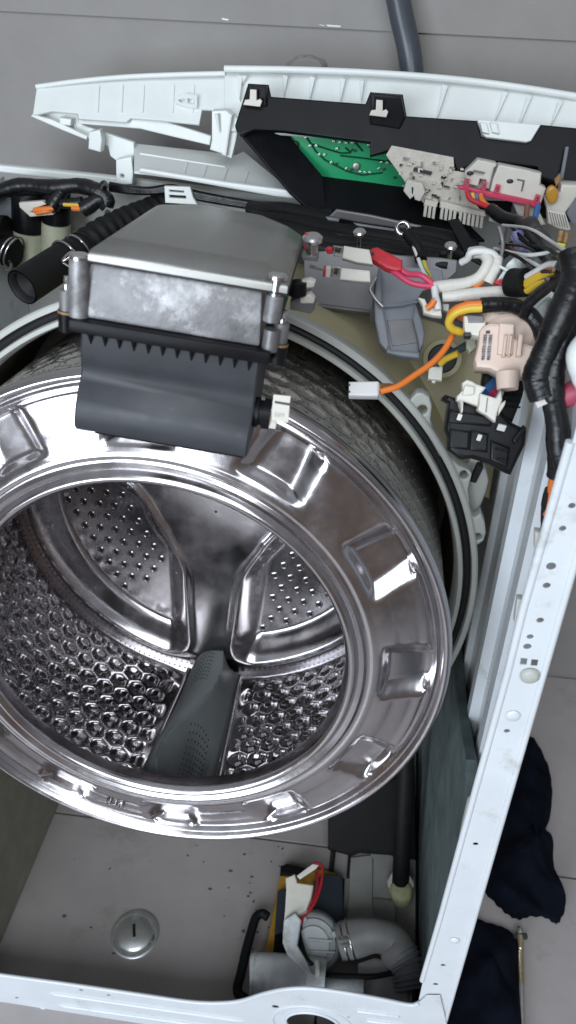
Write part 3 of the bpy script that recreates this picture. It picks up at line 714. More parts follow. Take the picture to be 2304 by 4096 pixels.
# black tray and boards
by_ = plane3((985, 340, .495), (2304, 500, .495), (1500, 650, .470))
barp = [(939, 502), (992, 332), (1074, 337), (1084, 385), (1462, 414), (1481, 366), (1612, 376), (1627, 463), (1913, 482), (1927, 545), (2111, 565), (2160, 497), (2350, 515), (2350, 760), (2200, 720), (2160, 705), (2150, 666), (1908, 640), (1869, 668), (1830, 684), (1816, 640), (1578, 596), (1481, 622), (1481, 568), (1132, 523), (1016, 518), (958, 540), (945, 525)]
plate('tray_rail', 'black_plastic', cp, barp, by_, .010, bevel=.0015)
for pts, yy in (([(1000, 345), (1066, 348), (1070, 430), (980, 425)], .486), ([(1490, 375), (1605, 385), (1622, 470), (1600, 520), (1478, 500)], .484)):
    plate('clip_housing', 'black_plastic', cp, pts, PY(yy), .010, bevel=.002)
for (a, b) in ((1010, 392), (1515, 434)):
    plate('clip', 'ivory', cp, [(a-38, b+28), (a-30, b+8), (a-12, b+6), (a-10, b-34), (a+16, b-32), (a+16, b+10), (a+30, b+4), (a+38, b+14), (a+30, b+36)], PY(.478), .004, bevel=.0008)
plate('tray_wall', 'black_plastic', cp, [(950, 520), (1016, 514), (1136, 519), (1292, 705), (1310, 905), (1160, 768)], plane3((950, 520, .487), (1136, 519, .51), (1160, 768, .470)), .004, bevel=.0008)
plate('tray_floor', 'black_plastic', cp, [(1285, 700), (1640, 748), (1840, 860), (1940, 960), (1640, 945), (1310, 885), (1180, 780)], plane3((1290, 705, .512), (1640, 752, .512), (1500, 930, .455)), .004, bevel=.0008)
plate('tray_back', 'black_plastic', cp, [(1000, 480), (2360, 520), (2360, 900), (1660, 800), (1280, 720)], PY(.528), .003)
pg = PY(.512)
pcb = plate('green_circuit_board', 'pcb_green', cp, [(1118, 500), (1500, 540), (1600, 590), (1660, 765), (1566, 752), (1560, 742), (1500, 732), (1290, 706)], pg, .0016)
for u, v in ((1222, 548), (1240, 583), (1265, 583), (1277, 618), (1298, 620), (1325, 650), (1345, 655), (1385, 675), (1405, 678), (1440, 688), (1460, 690), (1480, 690), (1515, 675), (1535, 677), (1525, 650), (1550, 652), (1335, 565), (1360, 570), (1385, 572), (1410, 570), (1348, 595), (1418, 603), (1475, 580), (1578, 710), (1340, 548), (1395, 558), (1420, 572), (1486, 560)):
    p = at(u, v, y=.5095); MB().box(p, (.0030, .0016, .0022), Matrix.Rotation(rng.uniform(-.6, .6), 3, 'Y')).build('solder_joint', 'solder' if rng.random() < .6 else 'dark_component', pcb, smooth=0, bevel=.0004)
for u, v, m_ in ((1425, 665, 'solder'), (1180, 580, 'dark_component')):
    screw('board_screw', m_, pcb, at(u, v, y=.5102), (0, -1, 0), .0042, .002)
for pts in ([(1225, 550), (1262, 605), (1300, 640), (1390, 685), (1450, 700), (1530, 690)], [(1240, 575), (1320, 600), (1360, 612), (1400, 612), (1410, 595)], [(1360, 622), (1450, 632), (1540, 645)], [(1545, 640), (1590, 670)], [(1380, 590), (1402, 610)], [(1420, 570), (1450, 605)], [(1470, 560), (1478, 590)]):
    MB().tube([at(u, v, y=.5105) for u, v in pts], .0008, 6).build('copper_trace', 'trace_green', pcb, smooth=60)
pc = PY(.470)
pcw = plate('power_circuit_board', 'pcb_cream', cp, [(1567, 583), (1814, 630), (1818, 684), (1857, 690), (1911, 640), (2105, 672), (2166, 690), (2162, 742), (2183, 754), (2160, 824), (2040, 805), (1885, 800), (1944, 863), (1870, 850), (1761, 812), (1694, 813), (1640, 760), (1614, 719), (1544, 621)], pc, .0025, bevel=.0005)
rr_ = random.Random(3)
for k in range(46):
    u = rr_.uniform(1590, 1860); v = 640+(u-1560)*.22+rr_.uniform(-30, 120)
    p = at(u, v, y=.4670); s_ = rr_.uniform(.0015, .006)
    MB().box(p, (s_, .0025, rr_.uniform(.001, .0022)), Matrix.Rotation(.18+rr_.choice((0, 0, 1.2)), 3, 'Y')).build('solder_joint', rr_.choice(('dark_component', 'pcb_cream', 'ivory', 'solder')), pcw, smooth=0)
plate('chip', 'dark_component', pcw, [(1656, 670), (1728, 688), (1724, 702), (1652, 684)], PY(.4665), .002, bevel=.0003)
def block(name, m_, pts, y, th_, b_=.001, par=None): return plate(name, m_, par or pcw, pts, PY(y), th_, bevel=b_)
block('connector', 'ivory', [(1614, 765), (1628, 722), (1690, 735), (1700, 770), (1680, 806), (1660, 800), (1655, 785), (1640, 798)], .455, .012)
block('connector_hole', 'hole_dark', [(1646, 748), (1654, 750), (1652, 776), (1648, 776)], .4545, .002, .0003)
block('connector', 'ivory', [(1700, 800), (1752, 808), (1748, 830), (1694, 825)], .460, .010)
block('connector', 'ivory', [(1762, 805), (1880, 835), (1940, 850), (1944, 868), (1830, 850), (1758, 832)], .460, .010)
for u0, v0, n_, st in ((1698, 822, 3, 17), (1764, 832, 4, 17), (1838, 848, 6, 17)):
    for k in range(n_):
        u = u0+k*st; v = v0+k*4
        block('pin_housing', 'ivory', [(u, v), (u+12, v+2), (u+6, v+48), (u-6, v+44)], .455, .007, .0008)
block('relay', 'ivory', [(1860, 690), (1912, 640), (1985, 655), (1975, 700), (1958, 758), (1940, 752), (1945, 720), (1920, 716), (1912, 745), (1868, 735)], .455, .014)
block('relay', 'ivory', [(1996, 660), (2100, 680), (2164, 695), (2158, 740), (2184, 754), (2164, 815), (2090, 800), (1960, 765), (1970, 720)], .452, .014)
for (u, v) in ((1880, 693), (2040, 725)): MB().ball(at(u, v, y=.4515), .0035, 10, 6, (1, .4, .6)).build('solder_joint', 'dark_component', pcw, smooth=60)
for p4 in ([(1895, 680), (1940, 690), (1936, 696), (1892, 686)], [(2070, 715), (2100, 722), (2090, 765), (2084, 765), (2092, 726), (2068, 720)], [(1975, 668), (1982, 668), (1962, 755), (1955, 755)]): block('moulded_groove', 'grey_bracket', p4, .4505, .0012, .0002)
block('red_strip', 'pink_red', [(1827, 744), (1850, 745), (2164, 812), (2160, 830), (2150, 832), (1950, 788), (1835, 758)], .446, .006, .001)
for (u, v) in ((1858, 718), (1928, 730), (1982, 742), (2142, 782)):
    pl_ = PY(.445)
    plate('red_strip_latch', 'pink_red', pcw, [(u-6, v+30), (u+4, v-2), (u+20, v+2), (u+14, v+36)], pl_, .005, [[at(a, b, pl=pl_) for a, b in ((u+2, v+24), (u+7, v+6), (u+13, v+8), (u+9, v+26))]], bevel=.0005)
block('capacitor', 'cap_orange', [(2210+26*cos(t), 782+38*sin(t)) for t in [2*pi*k/20 for k in range(20)]], .438, .008, .003)
block('capacitor_lead', 'copper_rust', [(2218, 720), (2240, 695), (2246, 716), (2225, 750)], .440, .005)
block('relay', 'ivory', [(2246, 738), (2320, 742), (2320, 770), (2262, 852), (2188, 838), (2180, 800), (2240, 770)], .450, .020, .002)
block('relay', 'ivory', [(2188, 838), (2262, 852), (2285, 920), (2270, 925), (2230, 915), (2192, 895)], .447, .012, .002)
for k in range(7): block('moulded_groove', 'grey_bracket', [(2196+k*10, 848+k*2), (2199+k*10, 848+k*2), (2212+k*10, 900+k*2), (2209+k*10, 900+k*2)], .4465, .001, .0002)
block('relay', 'grey_plastic', [(2290, 790), (2330, 760), (2330, 880), (2292, 905), (2265, 855)], .452, .012, .002)
block('relay', 'ivory', [(2050, 812), (2150, 832), (2185, 900), (2140, 905), (2070, 862)], .458, .010, .002)
MB().tube(W((2268, 590, .482), (2252, 680, .470), (2245, 715, .46)), .0020, 8).build('support_rod', 'grey_plastic', cp, smooth=60)

# ================================================================== WATER VALVE, HOSE (upper left)
vl = thing('water_inlet_valve', 'twin water inlet valve with black coils and pale green bodies, upper left', 'valve', at(130, 1040, y=.50))
for (u, v, r) in ((115, 0, 62), (225, -30, 52)):
    p0 = at(u, 1030+v, y=.50); p1 = at(u, 920+v, y=.50); p2 = at(u, 775+v*.3, y=.50); rr = r*.00034
    MB().tube([p0-V((0,0,.012)), p0, p0+V((0,0,.003)), p1], [rr*.75, rr, rr*.97, rr*.94], 24).build('valve_body', 'valve_base', vl, smooth=40)
    MB().tube([p1, p1+V((0,0,.001)), p2, p2+V((0,0,.002))], [rr*.86, rr*.92, rr*.92, rr*.85], 24).build('coil', 'black_plastic', vl, smooth=40)
plate('mounting_plate', 'grey_plastic', vl, [(-40, 790), (20, 785), (52, 810), (58, 900), (0, 930), (-40, 930)], PY(.505), .01, bevel=.002)
plate('terminal_housing', 'ivory', vl, [(75, 812), (170, 805), (185, 818), (150, 830), (120, 850), (210, 852), (212, 860), (120, 868), (78, 830)], PY(.472), .008, bevel=.001)
MB().tube(W((138, 842, .47), (170, 838, .468), (215, 832, .47)), .0032, 8).build('orange_lead', 'orange', vl, smooth=60)
MB().tube(W((145, 852, .469), (180, 846, .467), (205, 842, .47)), .0026, 8).build('orange_lead', 'orange', vl, smooth=60)
MB().tube(W((255, 818, .47), (322, 822, .468)), .0022, 8).build('yellow_lead', 'yellow', vl, smooth=60)
MB().tube(W((290, 832, .468), (324, 834, .467)), .0034, 8).build('orange_lead', 'orange', vl, smooth=60)
MB().tube(smoothpts(W((-90, 955, .47), (-30, 985, .465), (10, 1000, .46), (55, 1012, .455)), 5), .0165, 20).build('outlet_hose', 'black_rubber', vl, smooth=60)
MB().tube(smoothpts(W((-90, 900, .47), (-20, 930, .47), (30, 935, .47)), 5), .020, 16).build('inlet_elbow', 'black_rubber', vl, smooth=60)
for (u, v) in ((38, 1006), (56, 1010)):
    c = at(u, v, y=.457); MB().tube([c+V((.006*sin(t), -.010+.016*cos(t)*.6, .0175*sin(t))) if False else c+(V((.45, -.1, -.2)).normalized().orthogonal().normalized()*cos(t)+V((.45, -.1, -.2)).normalized().cross(V((.45, -.1, -.2)).normalized().orthogonal().normalized())*sin(t))*.0182 for t in [2*pi*k/28 for k in range(28)]], .0011, 6, closed=True).build('spring_clamp', 'steel', vl, smooth=60)
MB().tube(smoothpts(W((40, 1040, .448), (25, 1060, .445), (28, 1078, .444), (45, 1072, .444), (42, 1050, .446)), 4), .0016, 6).build('clamp_tail', 'steel', vl, smooth=60)

hs = thing('rubber_hose', 'thick black ribbed rubber hose with open end and wire clamp, left of the box', 'hose', at(110, 1180, y=.33))
path = smoothpts(W((88, 1150, .300), (180, 1090, .330), (275, 1030, .360), (340, 990, .385)), 8)
rr = [.0175 if i < 18 else .0160 for i in range(len(path))]
MB().tube(path, rr, 28, caps=False).build('hose_cuff', 'black_rubber', hs, smooth=50)
MB().tube([path[0], path[0]+(path[1]-path[0]).normalized()*.002, path[2], path[4]], [.0160, .0140, .0135, .001], 28, caps=False).build('hose_bore', 'hole_dark', hs, smooth=50)
MB().tube(path[:2], [.0175, .0160], 28, caps=False).build('hose_lip', 'black_rubber', hs, smooth=50)
bel = smoothpts(W((330, 996, .382), (400, 945, .41), (500, 895, .45), (620, 845, .50), (680, 815, .52)), 20); rb = []
tot = 0
for i, p in enumerate(bel):
    if i: tot += (p-bel[i-1]).length
    rb.append(.0125+.0050*(.5+.5*cos(2*pi*tot/.0135)))
MB().tube(bel, rb, 28).build('bellows', 'black_rubber', hs, smooth=60)
ax = (path[16]-path[10]).normalized(); e1 = ax.orthogonal().normalized(); e2 = ax.cross(e1)
for idx, r_ in ((15, .0188), (20, .0178)):
    MB().tube([path[idx]+(e1*cos(t)+e2*sin(t))*r_ for t in [2*pi*k/36 for k in range(36)]], .0012, 6, closed=True).build('wire_clamp', 'steel', hs, smooth=60)
MB().tube(smoothpts(W((248, 1042, .318), (268, 1018, .320), (286, 1008, .322), (288, 1018, .322), (270, 1036, .319), (250, 1048, .318), (300, 1080, .318)), 5), .0012, 6).build('clamp_tail', 'steel', hs, smooth=60)

# harness along the back
hb_ = thing('rear_wiring_harness', 'black taped wiring harness looped along the rear rail above the valve', 'harness', at(230, 780, y=.49))
for k, (pts, r) in enumerate((([(-80, 790, .49), (0, 765, .49), (90, 742, .49), (220, 750, .485), (320, 742, .485), (395, 768, .48), (430, 800, .478), (425, 822, .477)], .0085),
                 ([(-60, 775, .495), (60, 760, .492), (180, 756, .49), (300, 748, .49), (385, 760, .485)], .0075),
                 ([(425, 822, .477), (395, 800, .475), (360, 822, .472), (330, 838, .470)], .0085),
                 ([(250, 760, .485), (225, 800, .478), (205, 830, .473)], .0080), ([(245, 815, .475), (300, 812, .474), (330, 806, .474)], .0055),
                 ([(405, 780, .478), (412, 745, .478), (425, 735, .478)], .005))):
    wire('taped_bundle', 'black_tape', hb_, pts, r, 12)
cb = thing('rear_cables', 'black cables running along the rear rail behind the controller box', 'cables', at(900, 790, y=.50))
for k in range(4):
    wire('cable', 'black_tape', cb, [(440, 738+k*6, .505), (520, 752+k*5, .50), (600, 758+k*4, .497), (690, 748+k*6, .497), (800, 776+k*6, .495), (1000, 812+k*5, .49), (1180, 828+k*6, .485), (1330, 850+k*8, .47)], .0032, 8)
plate('rail_clip', 'panel_white', cab, [(657, 745), (760, 748), (772, 790), (790, 820), (660, 812)], PY(.488), .006, [[at(u, v, y=.488) for u, v in q] for q in ([(676, 760), (735, 764), (735, 772), (678, 768)], [(676, 780), (742, 784), (745, 796), (678, 792)])], bevel=.001)
# thick hoses behind, mid right
bl = thing('black_hose_bundle', 'bundle of thick dark hoses lying behind the controller box terminals', 'hoses', at(1500, 980, y=.40))
for pts, r in (([(1000, 838, .47), (1130, 842, .45), (1230, 862, .44), (1360, 888, .43), (1480, 905, .42), (1640, 930, .41), (1800, 960, .40), (1900, 1000, .39)], .0085),
               ([(1020, 875, .43), (1180, 890, .41), (1300, 915, .40), (1420, 935, .39), (1560, 955, .385), (1720, 985, .38), (1860, 1020, .37)], .0075),
               ([(1050, 905, .39), (1200, 932, .375), (1320, 962, .37), (1450, 985, .365), (1600, 1012, .36), (1760, 1035, .35)], .0075)):
    wire('hose', 'black_rubber', bl, pts, r, 14)
r8 = random.Random(9)
for k in range(9):
    a = 850+k*14; y0_ = .44-.012*k
    wire('cable', ('black_tape', 'black_rubber', 'gasket')[k % 3], bl, [(1010, a+r8.uniform(-8, 8), y0_+.02), (1200, a+18+r8.uniform(-14, 14), y0_), (1330, a+38+r8.uniform(-16, 16), y0_-.01), (1480, a+58+r8.uniform(-16, 16), y0_-.015), (1640, a+82+r8.uniform(-14, 14), y0_-.02), (1790, a+108+r8.uniform(-12, 12), y0_-.03)], r8.uniform(.0022, .0038), 8)
plate('hose_guard', 'grey_bracket', bl, [(1315, 868), (1345, 838), (1480, 860), (1640, 895), (1800, 930), (1800, 950), (1600, 915), (1430, 890)], PY(.405), .004, bevel=.0015)
plate('guard_edge', 'grey_plastic', bl, [(1412, 892), (1580, 918), (1576, 934), (1430, 908)], PY(.402), .004, bevel=.0015)
plate('guard_edge', 'grey_plastic', bl, [(1302, 868), (1358, 876), (1355, 890), (1310, 884)], PY(.402), .004, bevel=.0015)

# ================================================================== BRACKET, DUCT and cables (upper right)
bk = thing('grey_rear_bracket', 'grey metal bracket bar below the hoses, right of the controller box', 'bracket', at(1400, 1230, y=.30))
plate('bracket_web', 'grey_bracket', bk, [(1215, 1010), (1330, 1000), (1480, 1008), (1600, 1020), (1760, 1030), (1830, 1040), (1826, 1090), (1790, 1120), (1500, 1130), (1492, 1245), (1250, 1215), (1215, 1180)], PT(1400, 1100, .31, (0, -.9, .35)), .004, bevel=.001)
plate('bracket_lip', 'grey_bracket', bk, [(1250, 1212), (1492, 1240), (1492, 1252), (1250, 1224)], PT(1400, 1230, .295, (0, -.7, .7)), .008, bevel=.001)
plate('bracket_foot', 'grey_bracket', bk, [(1480, 1240), (1500, 1240), (1496, 1300), (1478, 1296)], PY(.29), .004, bevel=.001)
for (u, v) in ((1438, 935), (1802, 990)):
    p = at(u, v, y=.335); screw('bolt', 'screw_metal', bk, p, (0, -.3, 1), .0060, .004); MB().cyl(p, p-V((0, -.004, .012)), .0026).build('bolt_shank', 'screw_metal', bk)
dt = thing('grey_plastic_duct', 'grey moulded plastic scoop hanging over the tub under the red sleeve', 'duct', at(1600, 1440, y=.25))
dpl = PT(1600, 1250, .255, (0, -.8, .6))
plate('scoop_front', 'grey_plastic', dt, [(1515, 1065), (1580, 1060), (1770, 1080), (1775, 1130), (1690, 1165), (1662, 1210), (1668, 1250), (1690, 1290), (1694, 1340), (1680, 1405), (1678, 1425), (1555, 1400), (1535, 1300), (1520, 1225), (1512, 1150)], dpl, .005, bevel=.001)
plate('scoop_side', 'grey_plastic', dt, [(1512, 1070), (1524, 1075), (1530, 1222), (1548, 1310), (1560, 1395), (1545, 1400), (1518, 1370), (1500, 1280), (1496, 1200)], (dpl[0]+dpl[1]*.010, dpl[1]), .018, bevel=.0015)
plate('scoop_side', 'grey_plastic', dt, [(1662, 1212), (1690, 1285), (1700, 1330), (1694, 1375), (1678, 1405), (1672, 1360), (1650, 1275)], (dpl[0]+dpl[1]*.010, dpl[1]), .016, bevel=.0015)
plate('scoop_lip', 'grey_plastic', dt, [(1550, 1380), (1562, 1396), (1680, 1408), (1678, 1432), (1600, 1424), (1545, 1410)], (dpl[0]+dpl[1]*.013, dpl[1]), .014, bevel=.002)
MB().tube([at(u, v, pl=(dpl[0]+dpl[1]*.006, dpl[1])) for u, v in ((1538, 1226), (1600, 1222), (1670, 1208))], .0012, 6).build('scoop_crease', 'grey_plastic', dt, smooth=60)
plate('scoop_pocket', 'grey_bracket', dt, [(1548, 1280), (1650, 1276), (1672, 1370), (1570, 1384)], (dpl[0]+dpl[1]*.0012, dpl[1]), .002, bevel=.0006)
MB().tube(smoothpts([at(u, v, pl=(dpl[0]+dpl[1]*.016, dpl[1])) for u, v in ((1505, 1112), (1484, 1150), (1482, 1165), (1505, 1200), (1532, 1228))], 5), .0016, 8).build('retaining_spring', 'steel_satin', dt, smooth=60)

def connector(label, body, y, th_, m_='ivory', name='wire_connector'):
    t_ = thing(name, label, 'connector', at(body[0][0], body[0][1], y=y)); plate('housing', m_, t_, body, PT(body[0][0], body[0][1], y, (0, -.85, .5)), th_, bevel=.001); return t_
c1_ = connector('white spade connector with red tip, plugged toward the box, upper of two', [(1368, 1032), (1375, 982), (1478, 998), (1492, 1058), (1430, 1050)], .20, .009)
plate('metal_spade', 'steel_satin', c1_, [(1332, 985), (1372, 990), (1370, 1030), (1335, 1026)], PY(.202), .003, bevel=.0005)
plate('spade_slot', 'dark_component', c1_, [(1340, 995), (1362, 998), (1360, 1012), (1340, 1010)], PY(.1985), .001)
plate('red_tip', 'red', c1_, [(1300, 1000), (1312, 990), (1330, 995), (1330, 1018), (1308, 1018)], PY(.203), .005, bevel=.001)
c2_ = connector('white spade connector with red and white tip, lower of two', [(1358, 1118), (1364, 1070), (1480, 1082), (1482, 1128), (1440, 1126)], .185, .009)
plate('metal_spade', 'steel_satin', c2_, [(1324, 1068), (1362, 1072), (1358, 1112), (1324, 1106)], PY(.187), .003, bevel=.0005)
plate('spade_slot', 'dark_component', c2_, [(1336, 1082), (1352, 1084), (1350, 1098), (1334, 1096)], PY(.1835), .001)
plate('white_ring', 'ivory', c2_, [(1303, 1070), (1325, 1072), (1320, 1112), (1300, 1110)], PY(.186), .006, bevel=.001)
plate('red_tip', 'red', c2_, [(1294, 1072), (1306, 1070), (1302, 1110), (1290, 1108)], PY(.187), .006, bevel=.001)
rs = thing('red_sleeved_plug', 'bright red insulating sleeve with two pink red leads running right', 'sleeve', at(1540, 1050, y=.22))
plate('sleeve', 'red', rs, [(1475, 1000), (1490, 988), (1510, 984), (1612, 1036), (1608, 1082), (1578, 1082), (1545, 1072), (1472, 1028), (1485, 1015)], PT(1540, 1040, .215, (0, -.7, .7)), .009, bevel=.0025)
plate('sleeve_hole', 'dark_component', rs, [(1482, 1010), (1492, 1005), (1496, 1016), (1486, 1020)], PT(1540, 1040, .213, (0, -.7, .7)), .0006)
wire('red_lead', 'pink_red', rs, [(1560, 1075, .215), (1600, 1105, .21), (1640, 1130, .207), (1690, 1142, .205), (1735, 1145, .205)], .0024)
wire('red_lead', 'pink_red', rs, [(1590, 1070, .215), (1630, 1095, .212), (1680, 1100, .208), (1715, 1122, .206), (1738, 1142, .205)], .0024)
ge = thing('earth_ring_terminal', 'silver earth ring terminal on a black boot with green yellow lead', 'terminal', at(1640, 1000, y=.30))
rp2 = PT(1611, 914, .31, (.1, -.85, .5))
MB().tube(circ((1611, 914), .0052, rp2, 28), .0019, 10, closed=True).build('ring_lug', 'steel_polished', ge, smooth=60)
wire('boot', 'black_rubber', ge, [(1626, 930, .309), (1645, 955, .305), (1668, 985, .30), (1680, 1020, .295), (1684, 1040, .29)], .0052, 12)
wire('white_lead', 'white_wire', ge, [(1655, 985, .298), (1675, 1040, .288), (1695, 1090, .275), (1738, 1150, .25)], .0018)
wire('green_lead', 'pcb_green', ge, [(1684, 1048, .288), (1695, 1080, .28), (1712, 1110, .27)], .0024)
wire('yellow_lead', 'yellow', ge, [(1694, 1048, .288), (1705, 1080, .28), (1720, 1115, .27)], .0024)
wt = thing('white_taped_loom', 'off white taped cable loom curving up past the wire hook', 'loom', at(1850, 1150, y=.21))
wire('taped_bundle', 'white_tape', wt, [(1735, 1150, .205), (1800, 1142, .205), (1870, 1130, .207), (1920, 1105, .21), (1950, 1060, .215), (1950, 1030, .22), (1925, 1010, .225), (1880, 1012, .23)], .0046, 14)
wire('taped_tail', 'white_tape', wt, [(1770, 1188, .20), (1850, 1180, .20), (1940, 1172, .20), (2020, 1165, .20)], .0045, 12)
wire('taped_tail', 'white_tape', wt, [(1950, 1130, .21), (1965, 1100, .212), (1985, 1060, .216), (1990, 1035, .22)], .0045, 12)
wire('cable_tie', 'white_wire', wt, [(1845, 1050, .225), (1870, 1035, .222), (1885, 1010, .22), (1930, 1005, .22), (1970, 1015, .22), (1994, 1040, .22)], .0028)
hk = thing('wire_hook', 'bent grey metal wire hook hanging from the tray above the loom', 'hook', at(1995, 1140, y=.22))
wire('hook_wire', 'steel_satin', hk, [(1995, 910, .25), (2005, 945, .245), (2010, 985, .24), (2003, 1050, .23), (1997, 1100, .22), (1992, 1135, .215)], .0018)
sc_ = thing('small_grey_plug', 'small white four way plug with an orange lead below the loom', 'connector', at(1740, 1250, y=.19))
plate('housing', 'ivory', sc_, [(1672, 1188), (1700, 1195), (1712, 1225), (1765, 1235), (1768, 1265), (1735, 1262), (1695, 1250), (1690, 1218)], PT(1720, 1240, .19, (0, -.8, .6)), .008, bevel=.001)
wire('orange_lead', 'orange', sc_, [(1708, 1232, .187), (1725, 1220, .187), (1738, 1200, .188)], .0026)
wire('white_lead', 'white_wire', sc_, [(1738, 1150, .20), (1742, 1185, .195), (1750, 1215, .19), (1752, 1240, .187)], .0028)
plate('side_block', 'tub_pale', sc_, [(1770, 1212), (1798, 1215), (1795, 1245), (1772, 1240)], PT(1780, 1230, .20), .006, bevel=.001)
# orange lead with white connector
ol = thing('orange_lead_connector', 'long orange lead ending in a white two way connector over the drum', 'connector', at(1460, 1585, y=.14))
wire('orange_wire', 'orange', ol, [(1930, 1120, .21), (1895, 1160, .205), (1870, 1205, .20), (1850, 1260, .195), (1838, 1290, .19), (1815, 1330, .185), (1780, 1395, .175), (1730, 1450, .165), (1660, 1500, .155), (1590, 1545, .145), (1520, 1566, .14)], .0025, 10)
wire('dark_wire', 'brown', ol, [(1575, 1545, .150), (1550, 1543, .147), (1518, 1543, .142)], .0020)
cpn = PT(1460, 1555, .14, (0, -.75, .66))
plate('housing', 'white_wire', ol, [(1395, 1526), (1514, 1524), (1512, 1584), (1394, 1582)], cpn, .012, bevel=.0012)
plate('collar', 'tub_pale', ol, [(1512, 1528), (1519, 1530), (1517, 1580), (1512, 1580)], cpn, .010, bevel=.0005)
for v in (1540, 1567): plate('notch', 'dark_component', ol, [(1394, v-4), (1401, v-4), (1401, v+4), (1394, v+4)], cpn, .001, lift=.0004)
# orange yellow loop
ly = thing('orange_yellow_lead_loop', 'looped orange and yellow leads curling out of a black sleeve', 'leads', at(1840, 1320, y=.18))
wire('orange_lead', 'orange', ly, [(1925, 1218, .17), (1870, 1222, .17), (1825, 1238, .17), (1802, 1262, .172), (1805, 1290, .175), (1840, 1312, .18)], .0031, 10)
wire('yellow_lead', 'yellow', ly, [(1928, 1232, .168), (1870, 1236, .168), (1822, 1252, .168), (1796, 1285, .17), (1806, 1312, .172), (1835, 1325, .175), (1852, 1328, .178)], .0031, 10)
wire('blue_lead', 'pump_dark', ly, [(1810, 1285, .174), (1835, 1300, .178), (1855, 1308, .18)], .0032)
wire('orange_lead', 'orange', ly, [(1850, 1240, .19), (1846, 1270, .187), (1836, 1298, .184), (1850, 1305, .182)], .0032)
wire('black_sleeve', 'black_tape', ly, [(1925, 1222, .17), (1985, 1218, .172), (2060, 1225, .175), (2120, 1260, .175), (2155, 1310, .17), (2175, 1370, .16)], .0058, 14)
# yellow lead stub
yc = thing('white_clip_connector', 'small white clip connector with yellow lead in front of the round grommet', 'connector', at(1740, 1530, y=.22))
plate('housing', 'ivory', yc, [(1715, 1468), (1772, 1462), (1768, 1522), (1712, 1515)], PT(1740, 1490, .22, (0, -.8, .6)), .009, bevel=.0012)
plate('latch', 'ivory', yc, [(1728, 1515), (1744, 1518), (1742, 1532), (1727, 1530)], PT(1740, 1520, .221, (0, -.8, .6)), .005, bevel=.0008)
wire('yellow_lead', 'yellow', yc, [(1762, 1455, .218), (1785, 1435, .215), (1835, 1412, .21)], .0028)
wire('grey_lead', 'pump_dark', yc, [(1745, 1455, .222), (1780, 1425, .22), (1830, 1402, .215), (1868, 1380, .21)], .0034)
plate('yellow_plug', 'valve_base', yc, [(1866, 1358), (1905, 1345), (1908, 1390), (1880, 1412), (1866, 1388)], PT(1885, 1380, .205), .010, bevel=.002)

# peach pressure switch
pp = thing('pressure_switch', 'peach plastic pressure switch housing with printed vertical label', 'pressure switch', at(2020, 1540, y=.19))
pn = PT(2000, 1350, .155, (-.05, -.8, .6))
plate('housing', 'peach', pp, [(1918, 1320), (1935, 1300), (1960, 1288), (2060, 1294), (2062, 1350), (2100, 1370), (2155, 1385), (2150, 1430), (2135, 1480), (2100, 1502), (2050, 1510), (2005, 1498), (1960, 1475), (1905, 1470), (1898, 1435), (1912, 1380)], pn, .022, bevel=.003)
dome = [(2040+100*cos(t), 1370+88*sin(t)) for t in [2*pi*k/32 for k in range(32)]]
plate('diaphragm_chamber', 'peach', pp, [(2040+112*cos(t), 1345+100*sin(t)) for t in [2*pi*k/32 for k in range(32)]], (pn[0]-pn[1]*.010, pn[1]), .016, bevel=.004)
for (u, dw) in ((2018, 14), (2040, 12), (2075, 20)):
    plate('moulded_rib', 'peach', pp, [(u, 1335), (u+dw, 1337), (u+dw-10, 1425), (u-10, 1422)], (pn[0]+pn[1]*.006, pn[1]), .008, bevel=.0015)
plate('moulded_step', 'peach', pp, [(1998, 1292), (2058, 1296), (2050, 1420), (1990, 1416)], (pn[0]+pn[1]*.003, pn[1]), .006, bevel=.001)
MB().tube([at(2030, 1490, pl=pn), at(2030, 1558, pl=pn)], [.0085, .0075], 18).build('nozzle', 'peach', pp, smooth=40)
plate('upper_flange', 'peach', pp, [(1925, 1250), (1950, 1240), (2010, 1252), (2070, 1270), (2110, 1300), (2125, 1340), (2060, 1300), (1940, 1290)], (pn[0]-pn[1]*.012, pn[1]), .010, bevel=.002)
plate('socket', 'ivory', pp, [(1855, 1262), (1930, 1262), (1945, 1290), (1935, 1330), (1918, 1345), (1862, 1335), (1856, 1300)], (pn[0]-pn[1]*.004, pn[1]), .014, bevel=.0015)
plate('socket_window', 'grey_bracket', pp, [(1868, 1258), (1935, 1262), (1938, 1290), (1874, 1290)], (pn[0]-pn[1]*.003, pn[1]), .010, bevel=.001)
plate('socket_window', 'dark_component', pp, [(1856, 1328), (1884, 1328), (1884, 1344), (1858, 1344)], (pn[0]-pn[1]*.002, pn[1]), .010, bevel=.001)
lp = (pn[0]+pn[1]*.0006, pn[1])
for (a, b) in (((1937, 1338), (1926, 1440)), ((1958, 1340), (1948, 1440))):
    plate('printed_label', 'print_grey', pp, [(a[0]-1, a[1]), (a[0]+11, a[1]), (b[0]+12, b[1]), (b[0]-1, b[1])], lp, .0004)
    A, B_ = at(*a, pl=lp), at(*b, pl=lp); up = (A-B_).normalized(); nn_ = lp[1]; rr2 = up.cross(nn_)
    M = Matrix((-up, -rr2*-1, nn_)).transposed().to_4x4()
    M = Matrix((up, nn_.cross(up), nn_)).transposed().to_4x4(); M.translation = (A+B_)/2+at(1946, 1390, pl=lp)-at(1941, 1390, pl=lp)+nn_*.0004
    text_obj('printed_code', '461971 1085', 'print_ink', pp, M, .0036, .00004)
plate('printed_label', 'print_ink', pp, [(1944, 1322), (1960, 1322), (1960, 1334), (1943, 1334)], lp, .0004)
